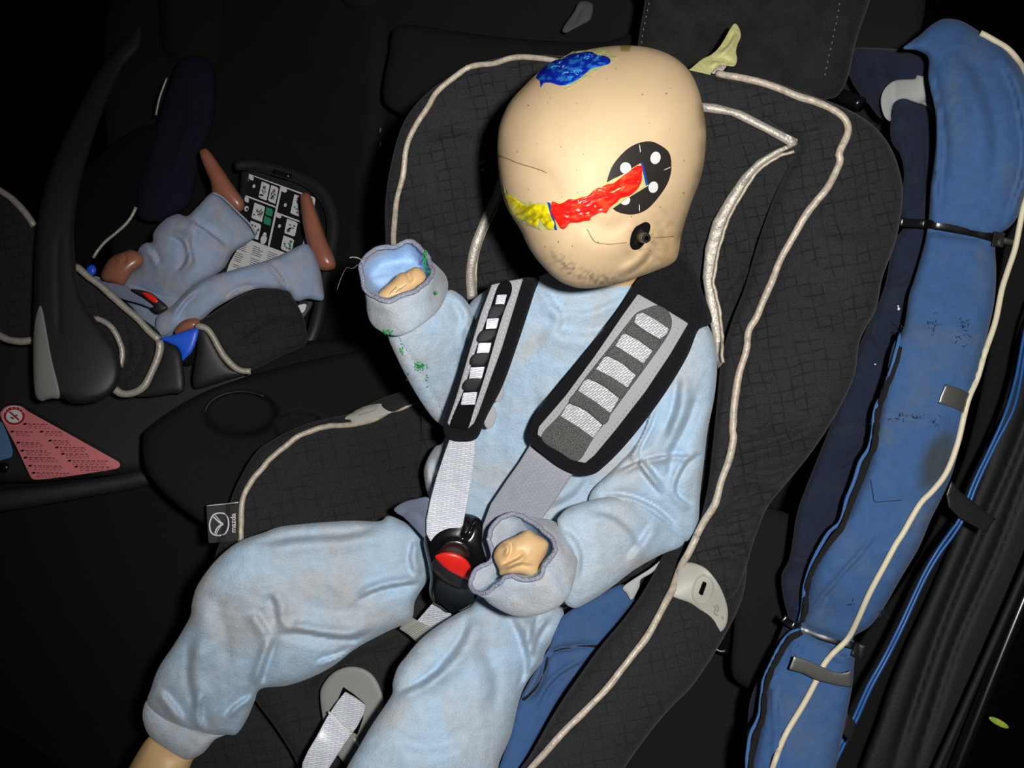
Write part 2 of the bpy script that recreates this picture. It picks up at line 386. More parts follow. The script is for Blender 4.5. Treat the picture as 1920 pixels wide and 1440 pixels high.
def mat_velour(name, c, dirt, amt=(.45, .75), scale=.9, sheen=.35, fine=30, bumpd=.0012, tint=False):
    m, t, b = nt(name); N = t.nodes; L = t.links
    setb(b, Roughness=.92, Specular_IOR_Level=.15, Sheen_Weight=sheen, Sheen_Roughness=.5)
    uv = N.new('ShaderNodeUVMap'); uv.uv_map = 'uv'
    n1 = N.new('ShaderNodeTexNoise'); n1.inputs['Scale'].default_value = scale; n1.inputs['Detail'].default_value = 6; n1.inputs['Distortion'].default_value = .6; L.new(uv.outputs[0], n1.inputs['Vector'])
    rp = N.new('ShaderNodeMapRange'); rp.inputs[1].default_value = amt[0]; rp.inputs[2].default_value = amt[1]; L.new(n1.outputs['Fac'], rp.inputs[0])
    mc = N.new('ShaderNodeMix'); mc.data_type = 'RGBA'; L.new(rp.outputs[0], mc.inputs[0]); mc.inputs[6].default_value = c; mc.inputs[7].default_value = dirt
    n2 = N.new('ShaderNodeTexNoise'); n2.inputs['Scale'].default_value = fine; n2.inputs['Detail'].default_value = 4; L.new(uv.outputs[0], n2.inputs['Vector'])
    n3 = N.new('ShaderNodeTexNoise'); n3.inputs['Scale'].default_value = 5; n3.inputs['Detail'].default_value = 5; L.new(uv.outputs[0], n3.inputs['Vector'])
    mr = N.new('ShaderNodeMapRange'); mr.inputs[1].default_value = .3; mr.inputs[2].default_value = .7; mr.inputs[3].default_value = .93; mr.inputs[4].default_value = 1.05; L.new(n3.outputs['Fac'], mr.inputs[0])
    mr2 = N.new('ShaderNodeMapRange'); mr2.inputs[1].default_value = .3; mr2.inputs[2].default_value = .7; mr2.inputs[3].default_value = .9; mr2.inputs[4].default_value = 1.08; L.new(n2.outputs['Fac'], mr2.inputs[0])
    mm = N.new('ShaderNodeMath'); mm.operation = 'MULTIPLY'; L.new(mr.outputs[0], mm.inputs[0]); L.new(mr2.outputs[0], mm.inputs[1])
    sc = N.new('ShaderNodeVectorMath'); sc.operation = 'SCALE'; L.new(mc.outputs[2], sc.inputs[0]); L.new(mm.outputs[0], sc.inputs['Scale'])
    if tint:
        at = N.new('ShaderNodeVertexColor'); at.layer_name = 'tint'; vm = N.new('ShaderNodeVectorMath'); vm.operation = 'MULTIPLY'
        L.new(sc.outputs[0], vm.inputs[0]); L.new(at.outputs[0], vm.inputs[1]); L.new(vm.outputs[0], b.inputs['Base Color'])
    else: L.new(sc.outputs[0], b.inputs['Base Color'])
    bp = N.new('ShaderNodeBump'); bp.inputs['Strength'].default_value = .45; bp.inputs['Distance'].default_value = bumpd
    ad = N.new('ShaderNodeMath'); ad.operation = 'MULTIPLY_ADD'; ad.inputs[1].default_value = 3.; L.new(n3.outputs['Fac'], ad.inputs[0]); L.new(n2.outputs['Fac'], ad.inputs[2])
    L.new(ad.outputs[0], bp.inputs['Height']); L.new(bp.outputs[0], b.inputs['Normal'])
    return m
def mat_web(name, c, c2, ang=0., rows=.045, cols=.12, rough=.35, metal=.25):
    """seat belt webbing: fine cross ribs in bands along the belt"""
    m, t, b = nt(name); N = t.nodes; L = t.links
    setb(b, Roughness=rough, Metallic=metal, Specular_IOR_Level=.6)
    uv = N.new('ShaderNodeUVMap'); uv.uv_map = 'uv'
    mp = N.new('ShaderNodeMapping'); mp.inputs['Rotation'].default_value = (0, 0, ang); L.new(uv.outputs[0], mp.inputs['Vector'])
    bk = N.new('ShaderNodeTexBrick'); L.new(mp.outputs[0], bk.inputs['Vector'])
    bk.inputs['Scale'].default_value = 1.; bk.inputs['Brick Width'].default_value = cols; bk.inputs['Row Height'].default_value = rows; bk.inputs['Mortar Size'].default_value = rows*.22
    bk.inputs['Color1'].default_value = c; bk.inputs['Color2'].default_value = tuple(.5*(a+b_) for a, b_ in zip(c, c2)); bk.inputs['Mortar'].default_value = c2
    L.new(bk.outputs['Color'], b.inputs['Base Color'])
    iv = N.new('ShaderNodeMath'); iv.operation = 'SUBTRACT'; iv.inputs[0].default_value = 1; L.new(bk.outputs['Fac'], iv.inputs[1])
    bp = N.new('ShaderNodeBump'); bp.inputs['Strength'].default_value = .5; bp.inputs['Distance'].default_value = .0006
    L.new(iv.outputs[0], bp.inputs['Height']); L.new(bp.outputs[0], b.inputs['Normal'])
    return m
def mat_tint(name, rough=.45, bump=.15, bscale=250, spec=.4, coat=0., sss=0.):
    m, t, b = nt(name); N = t.nodes; L = t.links
    setb(b, Roughness=rough, Specular_IOR_Level=spec, Coat_Weight=coat)
    at = N.new('ShaderNodeVertexColor'); at.layer_name = 'tint'; L.new(at.outputs[0], b.inputs['Base Color'])
    tc = N.new('ShaderNodeTexCoord'); nb = N.new('ShaderNodeTexNoise'); nb.inputs['Scale'].default_value = bscale; L.new(tc.outputs['Object'], nb.inputs['Vector'])
    bp = N.new('ShaderNodeBump'); bp.inputs['Strength'].default_value = bump; bp.inputs['Distance'].default_value = .001; L.new(nb.outputs['Fac'], bp.inputs['Height']); L.new(bp.outputs[0], b.inputs['Normal'])
    return m
M = dict(
 cover=mat_quilt('black_checked_cover', rgb(39, 39, 41)),
 coverlo=mat_quilt('black_checked_cover_soft', rgb(38, 38, 40), lo=.65),
 carseat=mat_plain('black_car_upholstery', rgb(24, 24, 24), .95, spec=.15, bump=.6, bscale=700, c2=rgb(31, 31, 31), cscale=900),
 headrest=mat_quilt('black_twill', rgb(34, 34, 34), pitch=.06, line=.03, ang=.7, lo=.6),
 plastic=mat_plain('black_plastic', rgb(33, 33, 34), .5, spec=.4, bump=.08, bscale=1500),
 gloss=mat_plain('glossy_black_plastic', rgb(14, 14, 15), .22, spec=.6),
 matte=mat_plain('matt_black', rgb(10, 10, 11), .9, spec=.15),
 dark=mat_plain('dark_void', rgb(6, 6, 6), 1, spec=.05),
 fleece=mat_plain('black_fleece', rgb(15, 15, 19), 1, spec=.1, bump=1., bscale=900, sheen=.05, c2=rgb(24, 24, 29), cscale=700),
 grey=mat_plain('grey_plastic', rgb(128, 127, 124), .5, spec=.4, bump=.1),
 clip=mat_plain('pale_grey_plastic', rgb(172, 171, 162), .5, spec=.4),
 clipd=mat_plain('pale_grey_ridge', rgb(150, 149, 141), .5),
 pad=mat_plain('pale_grey_pad_fabric', rgb(163, 165, 170), .85, spec=.2, bump=.5, bscale=1200),
 channel=mat_plain('speckled_grey_mesh', rgb(52, 52, 53), .8, bump=.8, bscale=1100, c2=rgb(115, 115, 113), cscale=1500),
 bar=mat_plain('black_satin_band', rgb(30, 31, 35), .6, spec=.4, bump=.3, bscale=1200),
 stitch=mat_plain('stitch_grey', rgb(120, 121, 126), .8),
 stitchw=mat_plain('stitch_white', rgb(205, 205, 208), .8),
 piping=mat_plain('champagne_satin_piping', rgb(196, 183, 166), .45, metal=.1, spec=.6, bump=.5, bscale=220, c2=rgb(170, 158, 142), cscale=160),
 silver=mat_plain('silver_satin_binding', rgb(176, 170, 158), .42, metal=.25, spec=.6, bump=.3, bscale=500, c2=rgb(160, 154, 144), cscale=200),
 suit=mat_velour('pale_blue_velour', rgb(168, 192, 213), rgb(178, 182, 186), amt=(.42, .66), scale=.75, sheen=.15),
 suitc=mat_velour('worn_grey_blue_cuff', rgb(172, 185, 198), rgb(172, 175, 179), amt=(.4, .6), scale=1.2, sheen=.15),
 lining=mat_velour('pale_blue_lining', rgb(168, 198, 230), rgb(160, 190, 222), scale=2., sheen=.1),
 overlock=mat_plain('grey_lilac_overlock', rgb(142, 146, 172), .9, bump=1., bscale=900, c2=rgb(176, 180, 196), cscale=600),
 isuit=mat_velour('mottled_infant_suit', rgb(148, 166, 194), rgb(164, 164, 176), amt=(.42, .66), scale=3., fine=50, sheen=.1),
 blue=mat_velour('faded_blue_knit_sleeve', rgb(58, 89, 134), rgb(80, 96, 118), amt=(.48, .85), scale=1.0, sheen=.05, fine=45, bumpd=.001),
 bluet=mat_velour('faded_blue_knit_sleeve_stained', rgb(58, 89, 134), rgb(80, 96, 118), amt=(.48, .85), scale=1.0, sheen=.05, fine=45, bumpd=.001, tint=True),
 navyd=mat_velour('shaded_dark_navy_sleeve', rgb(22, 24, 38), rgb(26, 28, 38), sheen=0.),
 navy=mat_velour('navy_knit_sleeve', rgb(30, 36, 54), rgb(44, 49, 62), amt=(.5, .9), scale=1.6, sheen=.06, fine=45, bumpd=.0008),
 stain=mat_plain('oil_stain_on_knit', rgb(58, 74, 88), .9, c2=rgb(62, 78, 96), cscale=60),
 cord=mat_plain('blue_cord', rgb(56, 98, 152), .8, bump=.4),
 zipm=mat_plain('black_zip_tape', rgb(14, 14, 17), .9, bump=1., bscale=1200),
 cable=mat_plain('cream_cable', rgb(205, 196, 168), .5, spec=.4),
 bluecable=mat_plain('bright_blue_cable', rgb(28, 80, 142), .4),
 tape=mat_plain('brushed_grey_tape', rgb(128, 128, 124), 0.32, metal=.75, spec=.5, bump=.03, bscale=900),
 tapem=mat_plain('matt_grey_tape', rgb(150, 152, 150), .7, spec=.3),
 darktape=mat_plain('dark_grey_tape', rgb(52, 52, 52), .35, metal=.6),
 mask=mat_plain('yellow_green_masking_tape', rgb(196, 192, 132), .7, bump=.5, bscale=200, c2=rgb(180, 178, 118), cscale=60),
 web=mat_web('silver_webbing', rgb(244, 246, 250), rgb(182, 187, 202), ang=.12, rows=.035, cols=.16, metal=.05),
 web2=mat_web('grey_webbing', rgb(166, 168, 178), rgb(140, 144, 156), ang=-.62, rows=.035, cols=.14, rough=.5, metal=.1),
 webw=mat_web('white_webbing', rgb(226, 228, 232), rgb(146, 147, 150), ang=-.6, rows=.04, cols=.12, rough=.85, metal=0.),
 hip=mat_plain('slate_blue_satin_belt', rgb(124, 134, 156), .55, spec=.4, bump=.3, bscale=1300),
 elastic=mat_web('beige_elastic', rgb(168, 168, 160), rgb(120, 120, 114), ang=-.55, rows=.035, cols=4, rough=.8, metal=0.),
 red=mat_plain('red_plastic_button', rgb(222, 36, 28), .35, spec=.5),
 white=mat_plain('white_print', rgb(214, 214, 214), .6),
 black=mat_plain('black_print', rgb(38, 34, 32), .55),
 blackl=mat_plain('label_black', rgb(12, 12, 13), .5),
 labelw=mat_plain('label_white', rgb(208, 208, 210), .5),
 labelg=mat_plain('label_green', rgb(38, 140, 100), .5),
 labelk=mat_plain('label_grey', rgb(95, 95, 97), .5),
 pink=mat_plain('pink_label', rgb(216, 122, 128), .45),
 signred=mat_plain('sign_red', rgb(172, 30, 34), .5),
 lblue=mat_plain('blue_label', rgb(80, 118, 160), .5),
 clipblue=mat_plain('blue_belt_guide', rgb(34, 92, 222), .4),
 brown=mat_plain('brown_vinyl_skin', rgb(156, 100, 80), .3, spec=.5, c2=rgb(144, 92, 74), cscale=30, bump=.1, bscale=90),
 skin=mat_plain('tan_vinyl_skin', rgb(214, 178, 128), .45, spec=.4, c2=rgb(205, 170, 124), cscale=30, bump=.2, bscale=120),
 seam=mat_plain('brown_mould_seam', rgb(140, 112, 78), .8),
 steel=mat_plain('dark_steel', rgb(110, 110, 108), .3, metal=.9),
 bluep=mat_plain('blue_tape_edge', rgb(20, 66, 150), .5),
 green=mat_plain('green_paint_smear', rgb(22, 150, 66), .5),
 rubber=mat_plain('black_grained_rubber', rgb(25, 25, 26), .6, spec=.35, bump=.35, bscale=900),
 lightpaint=mat_plain('light_blue_paint_stroke', rgb(70, 150, 215), .3),
 floor=mat_plain('black_carpet', rgb(9, 9, 9), 1, bump=1, bscale=500, spec=.1),
 neon=mat_plain('fluorescent_yellow_green_flake', rgb(214, 226, 70), .5, c2=rgb(120, 200, 90), cscale=120),
 head=mat_tint('tan_vinyl_head', rough=.55, bump=.06, bscale=60, spec=.22),
 paint=mat_tint('wet_finger_paint', rough=.28, bump=.05, bscale=60, spec=.45),
 cloth=mat_tint('knit_tinted', rough=.95),
)

# ---------------------------------------------------------------- the car cabin
R1 = random.Random(4)
def slab(name, corners, mat, t=.03, kind=True, parent=None):
    """world-space convex slab from corner points, thickened away along its normal"""
    c = [Vector(p) for p in corners]; nn = (c[1]-c[0]).cross(c[2]-c[0]).normalized()*t; n = len(c)
    v = c+[p-nn for p in c]; f = [tuple(range(n)), tuple(range(2*n-1, n-1, -1))]+[(i, i+n, (i+1) % n+n, (i+1) % n) for i in range(n)]
    o = link(name, mesh(name, v, f, smooth=False), mat, parent)
    if kind: structure(o)
    return o
slab('floor', [(-1.6, -.4, .12), (1.3, -.4, .12), (1.3, 2.6, .12), (-1.6, 2.6, .12)], M['floor'], .03)
slab('wall_back', [(-1.6, 2.3, .1), (1.3, 2.3, .1), (1.3, 2.3, 2.1), (-1.6, 2.3, 2.1)], M['floor'], .03)
slab('wall_left', [(-1.6, -.4, .1), (-1.6, 2.6, .1), (-1.6, 2.6, 2.1), (-1.6, -.4, 2.1)], M['floor'], .03)

# door frame trim along the right edge: rolls of rubber and leather-grained trim
sill = inflate('trim_1', [(1990, 520), (1925, 590), (1880, 740), (1840, 880), (1790, 1000), (1735, 1130), (1690, 1230), (1650, 1340), (1610, 1500), (1750, 1560), (1790, 1440), (1850, 1300), (1905, 1150), (1990, 900)],
    [(1950, 600, 1.13), (1700, 1300, 1.13), (1800, 1000, 1.14)], M['rubber'], None, k=.9, tmax=34, step=9,
    disp=folds([([(1975, 640), (1900, 850), (1830, 1010), (1760, 1180), (1690, 1390), (1660, 1500)], 9, 12),
                ([(1990, 720), (1925, 880), (1865, 1040), (1790, 1210), (1735, 1380), (1700, 1500)], 7, 9)]))
structure(sill.o)
structure(tube('trim_2', [(1975, 940), (1920, 1073), (1860, 1210), (1800, 1345), (1757, 1440), (1730, 1500)], 7, M['rubber'], D=1.075, n=12))
structure(tube('trim_3', [(1990, 960), (1925, 1110), (1868, 1250), (1815, 1385), (1770, 1500)], 13, M['gloss'], D=1.09, n=14))
bside = inflate('trim_4', [(1890, 440), (1960, 420), (1990, 600), (1930, 760), (1880, 860), (1830, 960), (1780, 1060), (1700, 1230), (1660, 1340), (1620, 1460), (1560, 1540), (1560, 1300), (1620, 1190), (1700, 1080), (1760, 970), (1810, 850), (1850, 680)],
    [(1900, 500, 1.16), (1700, 1300, 1.18), (1800, 900, 1.16)], M['carseat'], None, k=.6, tmax=26, step=12)
structure(bside.o)

# rear bench seat
seat = thing('rear_bench_seat', 'black cloth rear bench seat with folded armrest and three headrests', 'car seat', (0.1, 1.0, .16))
seatback = inflate('backrest', [(250, -60), (700, -80), (1100, -60), (1680, -60), (1720, 120), (1750, 300), (1700, 700), (1560, 1000), (1100, 1000), (860, 860), (640, 760), (430, 720), (250, 640), (200, 300)],
    [(300, 0, 1.62), (300, 700, 1.55), (700, 100, 1.34), (700, 700, 1.36), (1100, 30, 1.20), (1300, 900, 1.22), (1650, 100, 1.06), (1650, 900, 1.12), (500, 400, 1.50), (900, 300, 1.25)],
    M['carseat'], seat, k=.5, tmax=26, step=13,
    disp=folds([([(720, -40), (722, 150), (700, 330), (690, 480), (660, 700)], 12, 16), ([(480, 235), (600, 275), (700, 300)], 9, 12),
                ([(560, 120), (700, 150)], 12, -8)]))
shoulder = inflate('backrest_shoulder', [(748, 48), (860, 60), (1000, 75), (1130, 78), (1200, 70), (1210, 180), (1100, 250), (900, 260), (800, 240), (735, 205), (718, 175), (730, 100)],
    [(740, 100, 1.26), (1000, 120, 1.18), (1150, 150, 1.12)], M['carseat'], seat, k=.7, tmax=34, step=10)
for k_ in range(17):
    y = 240+k_*27; x = 722-8*math.sin(y/160.)-max(0, y-420)*.09
    if k_ % 1 == 0:
        tube('seam_stitch', [(x, y), (x-1.5, y+8)], 1.3, M['stitch'], seat, D=near_of(seatback, off=3), n=6, step=4)
cush = inflate('cushion', [(60, 760), (300, 690), (700, 640), (1300, 800), (1480, 1000), (1560, 1150), (1520, 1500), (1300, 1560), (560, 1560), (200, 1540), (-60, 1540), (-60, 930)],
    [(0, 960, 1.44), (0, 1450, 1.5), (250, 1300, 1.36), (200, 800, 1.40), (500, 900, 1.32), (600, 1400, 1.17), (1400, 1450, 1.12), (1450, 1050, 1.16), (900, 900, 1.28)], M['carseat'], seat, k=.7, tmax=50, step=14)
cushr = inflate('cushion_bolster', [(1400, 960), (1470, 960), (1530, 1010), (1500, 1150), (1470, 1240), (1430, 1300), (1400, 1290), (1372, 1262), (1375, 1180), (1385, 1060)],
    [(1450, 1000, 1.03), (1420, 1280, 1.03), (1390, 1100, 1.02)], M['carseat'], seat, k=.7, tmax=30, step=8)
cup = (452, 775, 66, 40)
def cupdisp(x, y):
    r = np.hypot((x-cup[0])/cup[2], (y-cup[1])/cup[3]); r2 = np.hypot((x-560)/46., (y-800)/26.)
    return -55*(1/(1+np.exp((r-1)*22)))-40*(1/(1+np.exp((r2-1)*22)))
arm = inflate('armrest', [(268, 828), (275, 806), (330, 765), (400, 728), (520, 690), (700, 655), (850, 670), (900, 800), (800, 900), (560, 1010), (430, 1010), (385, 985), (330, 945), (290, 905), (270, 870)],
    [(280, 850, 1.17), (420, 960, 1.14), (700, 700, 1.27), (450, 740, 1.22), (600, 800, 1.2)], M['carseat'], seat, k=.9, tmax=42, tb=60, step=6, disp=cupdisp)
ring = [(cup[0]+cup[2]*1.02*math.cos(a), cup[1]+cup[3]*1.02*math.sin(a)) for a in np.linspace(math.pi*1.0, math.pi*1.72, 14)]
lab(tube('cup_holder_rim', ring, 1.8, M['plastic'], arm.o, D=lambda x, y: arm.front(x, np.asarray(y)-6), n=8), 'curved glossy rim of the cup holder')
tube('cup_holder_rim', [(534, 804), (548, 800), (570, 799)], 1.6, M['plastic'], arm.o, D=lambda x, y: arm.front(x, np.asarray(y)-8), n=8)
tube('cup_holder_rim', [(463, 813), (476, 811), (498, 812)], 1.5, M['plastic'], arm.o, D=lambda x, y: arm.front(x, np.asarray(y)-4), n=8)

def headrest(label, pts, D, mat, stitches, k=.9, tmax=60, post=None):
    h = inflate('headrest', pts, D, mat, seat, k=k, tmax=tmax, step=9); lab(h.o, label)
    for st in stitches:
        q = cr(st, False, step=6)
        for i in range(0, len(q)-1, 2):
            tube('stitch', [tuple(q[i]), tuple(q[i]*.4+q[i+1]*.6)], 1.0, M['stitch'], h.o, D=near_of(h, off=2), n=6, step=3)
    if post: lab(tube('post', post, 14, M['gloss'], h.o, n=12), 'black glossy post')
    return h
headrest('headrest behind the child car seat', [(1211, -90), (1208, 0), (1198, 60), (1190, 140), (1200, 220), (1300, 250), (1430, 230), (1540, 190), (1570, 180), (1590, 145), (1606, 75), (1631, 0), (1655, -90)],
    [(1210, 0, 1.03), (1600, 50, 1.0), (1400, 200, 1.02), (1400, -50, 1.03)], M['headrest'],
    [[(1224, -30), (1214, 20), (1204, 70), (1200, 120)], [(1580, -30), (1572, 20), (1562, 70), (1553, 110), (1545, 150)]],
    post=[(1560, 176, 1.02), (1590, 186, 1.0), (1615, 197, .99)])
headrest('headrest above the middle place', [(640, -90), (640, 0), (700, 30), (840, 44), (935, 54), (958, 46), (974, 25), (986, -10), (995, -90)],
    [(700, 0, 1.36), (960, 0, 1.28)], M['carseat'], [[(926, -10), (936, 20), (945, 44)]])
headrest('headrest above the infant carrier', [(330, -90), (300, 40), (320, 110), (420, 140), (560, 158), (650, 168), (676, 160), (690, 140), (705, 60), (715, -90)],
    [(400, 50, 1.58), (680, 100, 1.46)], M['carseat'], [[(657, 0), (656, 70), (652, 130), (664, 155), (680, 158)]])
tube('headrest_post', [(986, 0, 1.27), (984, 20, 1.27), (981, 42, 1.27)], 5, M['steel'], seat, n=10)
strap_g = inflate('belt_strap', [(1085, 5), (1100, 2), (1112, 10), (1108, 35), (1095, 45), (1075, 55), (1062, 62), (1054, 58), (1060, 45), (1076, 22)], [(1090, 20, 1.16), (1060, 58, 1.16)], M['tapem'], None, k=.5, tmax=6, step=4,
    disp=folds([([(1092, 10), (1078, 40), (1068, 58)], 3, 4)]))
strap_g.o.data.materials.clear(); strap_g.o.data.materials.append(mat_plain('dull_grey_strap', rgb(70, 70, 72), .8, bump=.5, bscale=800))
tag(strap_g.o, 'short dull grey strap end on the bench top left of the big headrest', 'strap')
# seat belt buckle stub right of the child seat
bs = thing('belt_buckle', 'glossy black belt buckle stub between the child seat and the seat bolster', 'belt buckle', tuple(P(1365, 1205, 1.08)))
tube('buckle_body', [(1385, 1150, 1.06), (1372, 1180, 1.06), (1355, 1212, 1.07)], 24, M['gloss'], bs, n=18)
tube('buckle_ring', [(1377, 1150, 1.035), (1372, 1158, 1.033), (1362, 1168, 1.034), (1352, 1172, 1.036)], 3, M['gloss'], bs)
tube('buckle_ring', [(1340, 1215, 1.045), (1350, 1221, 1.044), (1362, 1220, 1.044)], 3, M['steel'], bs)

# ---------------------------------------------------------------- child car seat
cs = thing('child_car_seat', 'black checked child car seat with champagne piping holding the large dummy', 'child seat', tuple(P(950, 1250, 1.10)))
back = inflate('back_cushion', [(820, 300), (900, 170), (1000, 120), (1150, 110), (1330, 140), (1480, 190), (1540, 260), (1500, 420), (1440, 620), (1410, 800), (1380, 1000), (1300, 1130), (1100, 1250), (860, 1230), (760, 1000), (790, 800), (770, 600)],
    [(1100, 200, .92), (1450, 250, .90), (900, 300, .96), (1100, 600, 1.0), (1400, 600, .96), (820, 700, 1.03), (900, 1100, 1.07), (1300, 1000, .99)], M['cover'], cs, k=.5, tmax=16, tb=40, step=9,
    disp=folds([([(1370, 430), (1420, 470), (1400, 560)], 8, 7, 1), ([(1330, 600), (1380, 520), (1440, 470)], 9, 6, 1), ([(1040, 480), (980, 560)], 12, 6, 1)]))
wl = inflate('left_wing', [(722, 432), (722, 380), (730, 320), (748, 250), (772, 205), (812, 165), (860, 135), (915, 113), (980, 104), (1040, 104), (1090, 115), (1060, 200), (980, 290), (945, 360), (915, 410), (895, 470), (888, 560), (890, 640), (820, 640), (750, 560), (726, 480)],
    [(740, 300, .93), (900, 130, .93), (1050, 130, .90), (740, 540, .99), (880, 600, .98), (930, 350, .96), (820, 350, .93)], M['cover'], cs, k=.55, tmax=30, tb=70, step=7,
    disp=folds([([(790, 260), (850, 240), (930, 260)], 20, 4, 1), ([(780, 420), (840, 450), (880, 470)], 16, 4, 1)]))
br = inflate('right_bolster', [(1320, 135), (1380, 138), (1440, 150), (1520, 178), (1590, 205), (1640, 238), (1672, 280), (1690, 335), (1692, 380), (1680, 450), (1655, 520), (1642, 580), (1612, 640), (1600, 710), (1560, 790), (1520, 850), (1480, 900), (1440, 950), (1415, 1010), (1400, 1060), (1380, 1110), (1350, 1125), (1315, 1090), (1275, 1062), (1282, 1035), (1305, 1000), (1325, 920), (1335, 840), (1345, 740), (1352, 670), (1372, 600), (1395, 540), (1425, 440), (1455, 360), (1490, 290), (1497, 266), (1430, 228), (1320, 196)],
    [(1350, 165, .91), (1500, 220, .895), (1650, 330, .91), (1400, 560, .93), (1560, 500, .90), (1350, 850, .93), (1500, 800, .92), (1330, 1050, .93)], M['cover'], cs, k=.8, tmax=52, tb=90, step=7,
    disp=folds([([(1580, 300), (1560, 360), (1515, 400), (1470, 470), (1430, 570), (1395, 640), (1378, 760), (1350, 920)], 12, 9),
                ([(1380, 880), (1430, 890), (1500, 870)], 9, 11, 1), ([(1390, 905), (1440, 920), (1480, 905)], 8, 9, -1), ([(1365, 1010), (1400, 1000), (1430, 990)], 8, 9, 1), ([(1330, 1040), (1370, 1030), (1405, 1040)], 8, 9, 1), ([(1360, 940), (1410, 930), (1450, 940)], 9, 12, 1), ([(1345, 985), (1390, 965), (1430, 975)], 9, 12, -1), ([(1375, 840), (1440, 830), (1530, 790)], 11, 9, 1),
                ([(1380, 790), (1420, 800), (1450, 780)], 8, 6, 1), ([(1500, 560), (1570, 590), (1650, 570)], 14, 5, 1), ([(1530, 420), (1590, 440), (1670, 420)], 14, 4, 1),
                ([(1500, 270), (1510, 250), (1560, 240)], 8, 6, -1)]), rough=(2.2, 40))
bl = inflate('left_seat_side', [(424, 985), (430, 945), (448, 900), (478, 850), (510, 825), (560, 800), (610, 785), (655, 775), (720, 745), (785, 732), (835, 780), (850, 880), (840, 1000), (790, 1100), (640, 1160), (430, 1150), (395, 1080)],
    [(450, 950, 1.07), (600, 800, 1.10), (780, 740, 1.08), (700, 1000, 1.08), (500, 1120, 1.06), (830, 850, 1.05)], M['coverlo'], cs, k=.55, tmax=30, tb=60, step=7)
cf = inflate('seat_cushion', [(395, 1080), (560, 1000), (800, 1020), (1000, 1080), (1010, 1200), (960, 1560), (600, 1560), (560, 1440), (520, 1370), (470, 1300), (420, 1200)],
    [(500, 1100, 1.08), (700, 1250, 1.06), (850, 1150, 1.07), (650, 1500, 1.05), (900, 1500, 1.06)], M['coverlo'], cs, k=.5, tmax=30, tb=80, step=8,
    disp=folds([([(760, 1205), (720, 1215), (640, 1255), (600, 1330)], 14, 7, 1), ([(830, 1170), (780, 1230), (740, 1260)], 12, 5, 1)]))
ff = inflate('seat_front_lip', [(380, 1130), (470, 1300), (530, 1380), (585, 1440), (640, 1560), (330, 1560), (350, 1300)], [(420, 1300, 1.13), (560, 1480, 1.11)], M['coverlo'], cs, k=.5, tmax=30, step=10)
ar = inflate('right_arm_side', [(1250, 1030), (1300, 985), (1350, 1000), (1395, 1040), (1398, 1090), (1385, 1140), (1360, 1190), (1330, 1240), (1295, 1290), (1255, 1330), (1210, 1385), (1160, 1460), (1120, 1560), (930, 1560), (965, 1460), (995, 1413), (1043, 1330), (1085, 1268), (1124, 1214), (1165, 1165), (1200, 1118), (1225, 1075)],
    [(1300, 1000, .985), (1380, 1060, .985), (1280, 1100, .945), (1340, 1170, .94), (1200, 1250, .91), (1050, 1450, .90)], M['coverlo'], cs, k=.85, tmax=62, tb=90, step=7, rough=(1.6, 50),
    disp=folds([([(1265, 1110), (1230, 1170), (1170, 1250), (1100, 1330), (1020, 1420)], 9, 5)]))
# piping
pl_r = [(1345, 137), (1390, 146), (1440, 158), (1500, 182), (1556, 203), (1583, 222), (1590, 248), (1573, 285), (1574, 305), (1555, 345), (1530, 378), (1512, 400), (1490, 440), (1468, 480), (1450, 520), (1420, 590), (1404, 620), (1400, 655), (1386, 700), (1378, 740), (1373, 800), (1374, 825), (1366, 865), (1352, 905), (1340, 945), (1322, 975), (1306, 1006)]
tube('piping', pl_r, 7, M['piping'], cs, D=near_of(br, off=3), n=12, wob=2, wobs=40)
tube('piping', [(1306, 1006), (1292, 1035), (1278, 1060), (1262, 1100), (1252, 1120), (1238, 1150), (1215, 1190), (1190, 1225), (1160, 1263), (1125, 1305), (1090, 1340), (1050, 1380), (1015, 1420), (985, 1455), (950, 1500)], 6.8, M['piping'], cs, D=near_of(ar, br, off=13), n=12, wob=1.5, wobs=40)
tube('piping', [(740, 560), (741, 500), (738, 440), (743, 385), (755, 330), (762, 280), (778, 240), (800, 205), (818, 175), (845, 150), (880, 126), (925, 119), (955, 110), (990, 107), (1030, 111), (1062, 119)], 5.5, M['piping'], cs, D=near_of(wl, off=3), n=10, wob=2, wobs=48)
tube('piping', [(785, 750), (752, 765), (725, 772), (700, 785), (660, 796), (618, 799), (590, 806), (560, 818), (530, 840), (500, 868), (472, 900), (456, 935), (452, 970), (450, 1020)], 5.5, M['piping'], cs, D=near_of(bl, off=3), n=10, wob=2, wobs=22)
# wide satin bindings of the head hugger
sb = inflate('satin_binding', [(1310, 192), (1340, 194), (1390, 207), (1440, 233), (1497, 262), (1494, 272), (1470, 284), (1440, 304), (1415, 326), (1390, 366), (1366, 410), (1352, 450), (1344, 500), (1340, 530), (1350, 575), (1356, 620), (1356, 680), (1346, 692), (1338, 640), (1326, 580), (1317, 520), (1322, 465), (1336, 415), (1362, 370), (1390, 330), (1420, 300), (1455, 280), (1476, 272), (1430, 246), (1370, 217), (1318, 210)],
    near_of(back, br, off=5), M['silver'], cs, k=.9, tmax=8, step=5, sharp=True, rough=(1.5, 9))
lab(sb.o, 'silver satin binding right of the dummy head')
tube('binding_edge', [(1488, 283), (1455, 296), (1420, 322), (1398, 352), (1372, 398), (1353, 450), (1342, 500), (1338, 530), (1348, 575), (1354, 620), (1355, 680)], 3.2, M['piping'], sb.o, D=near_of(back, br, sb, off=5), n=8, wob=2, wobs=14)
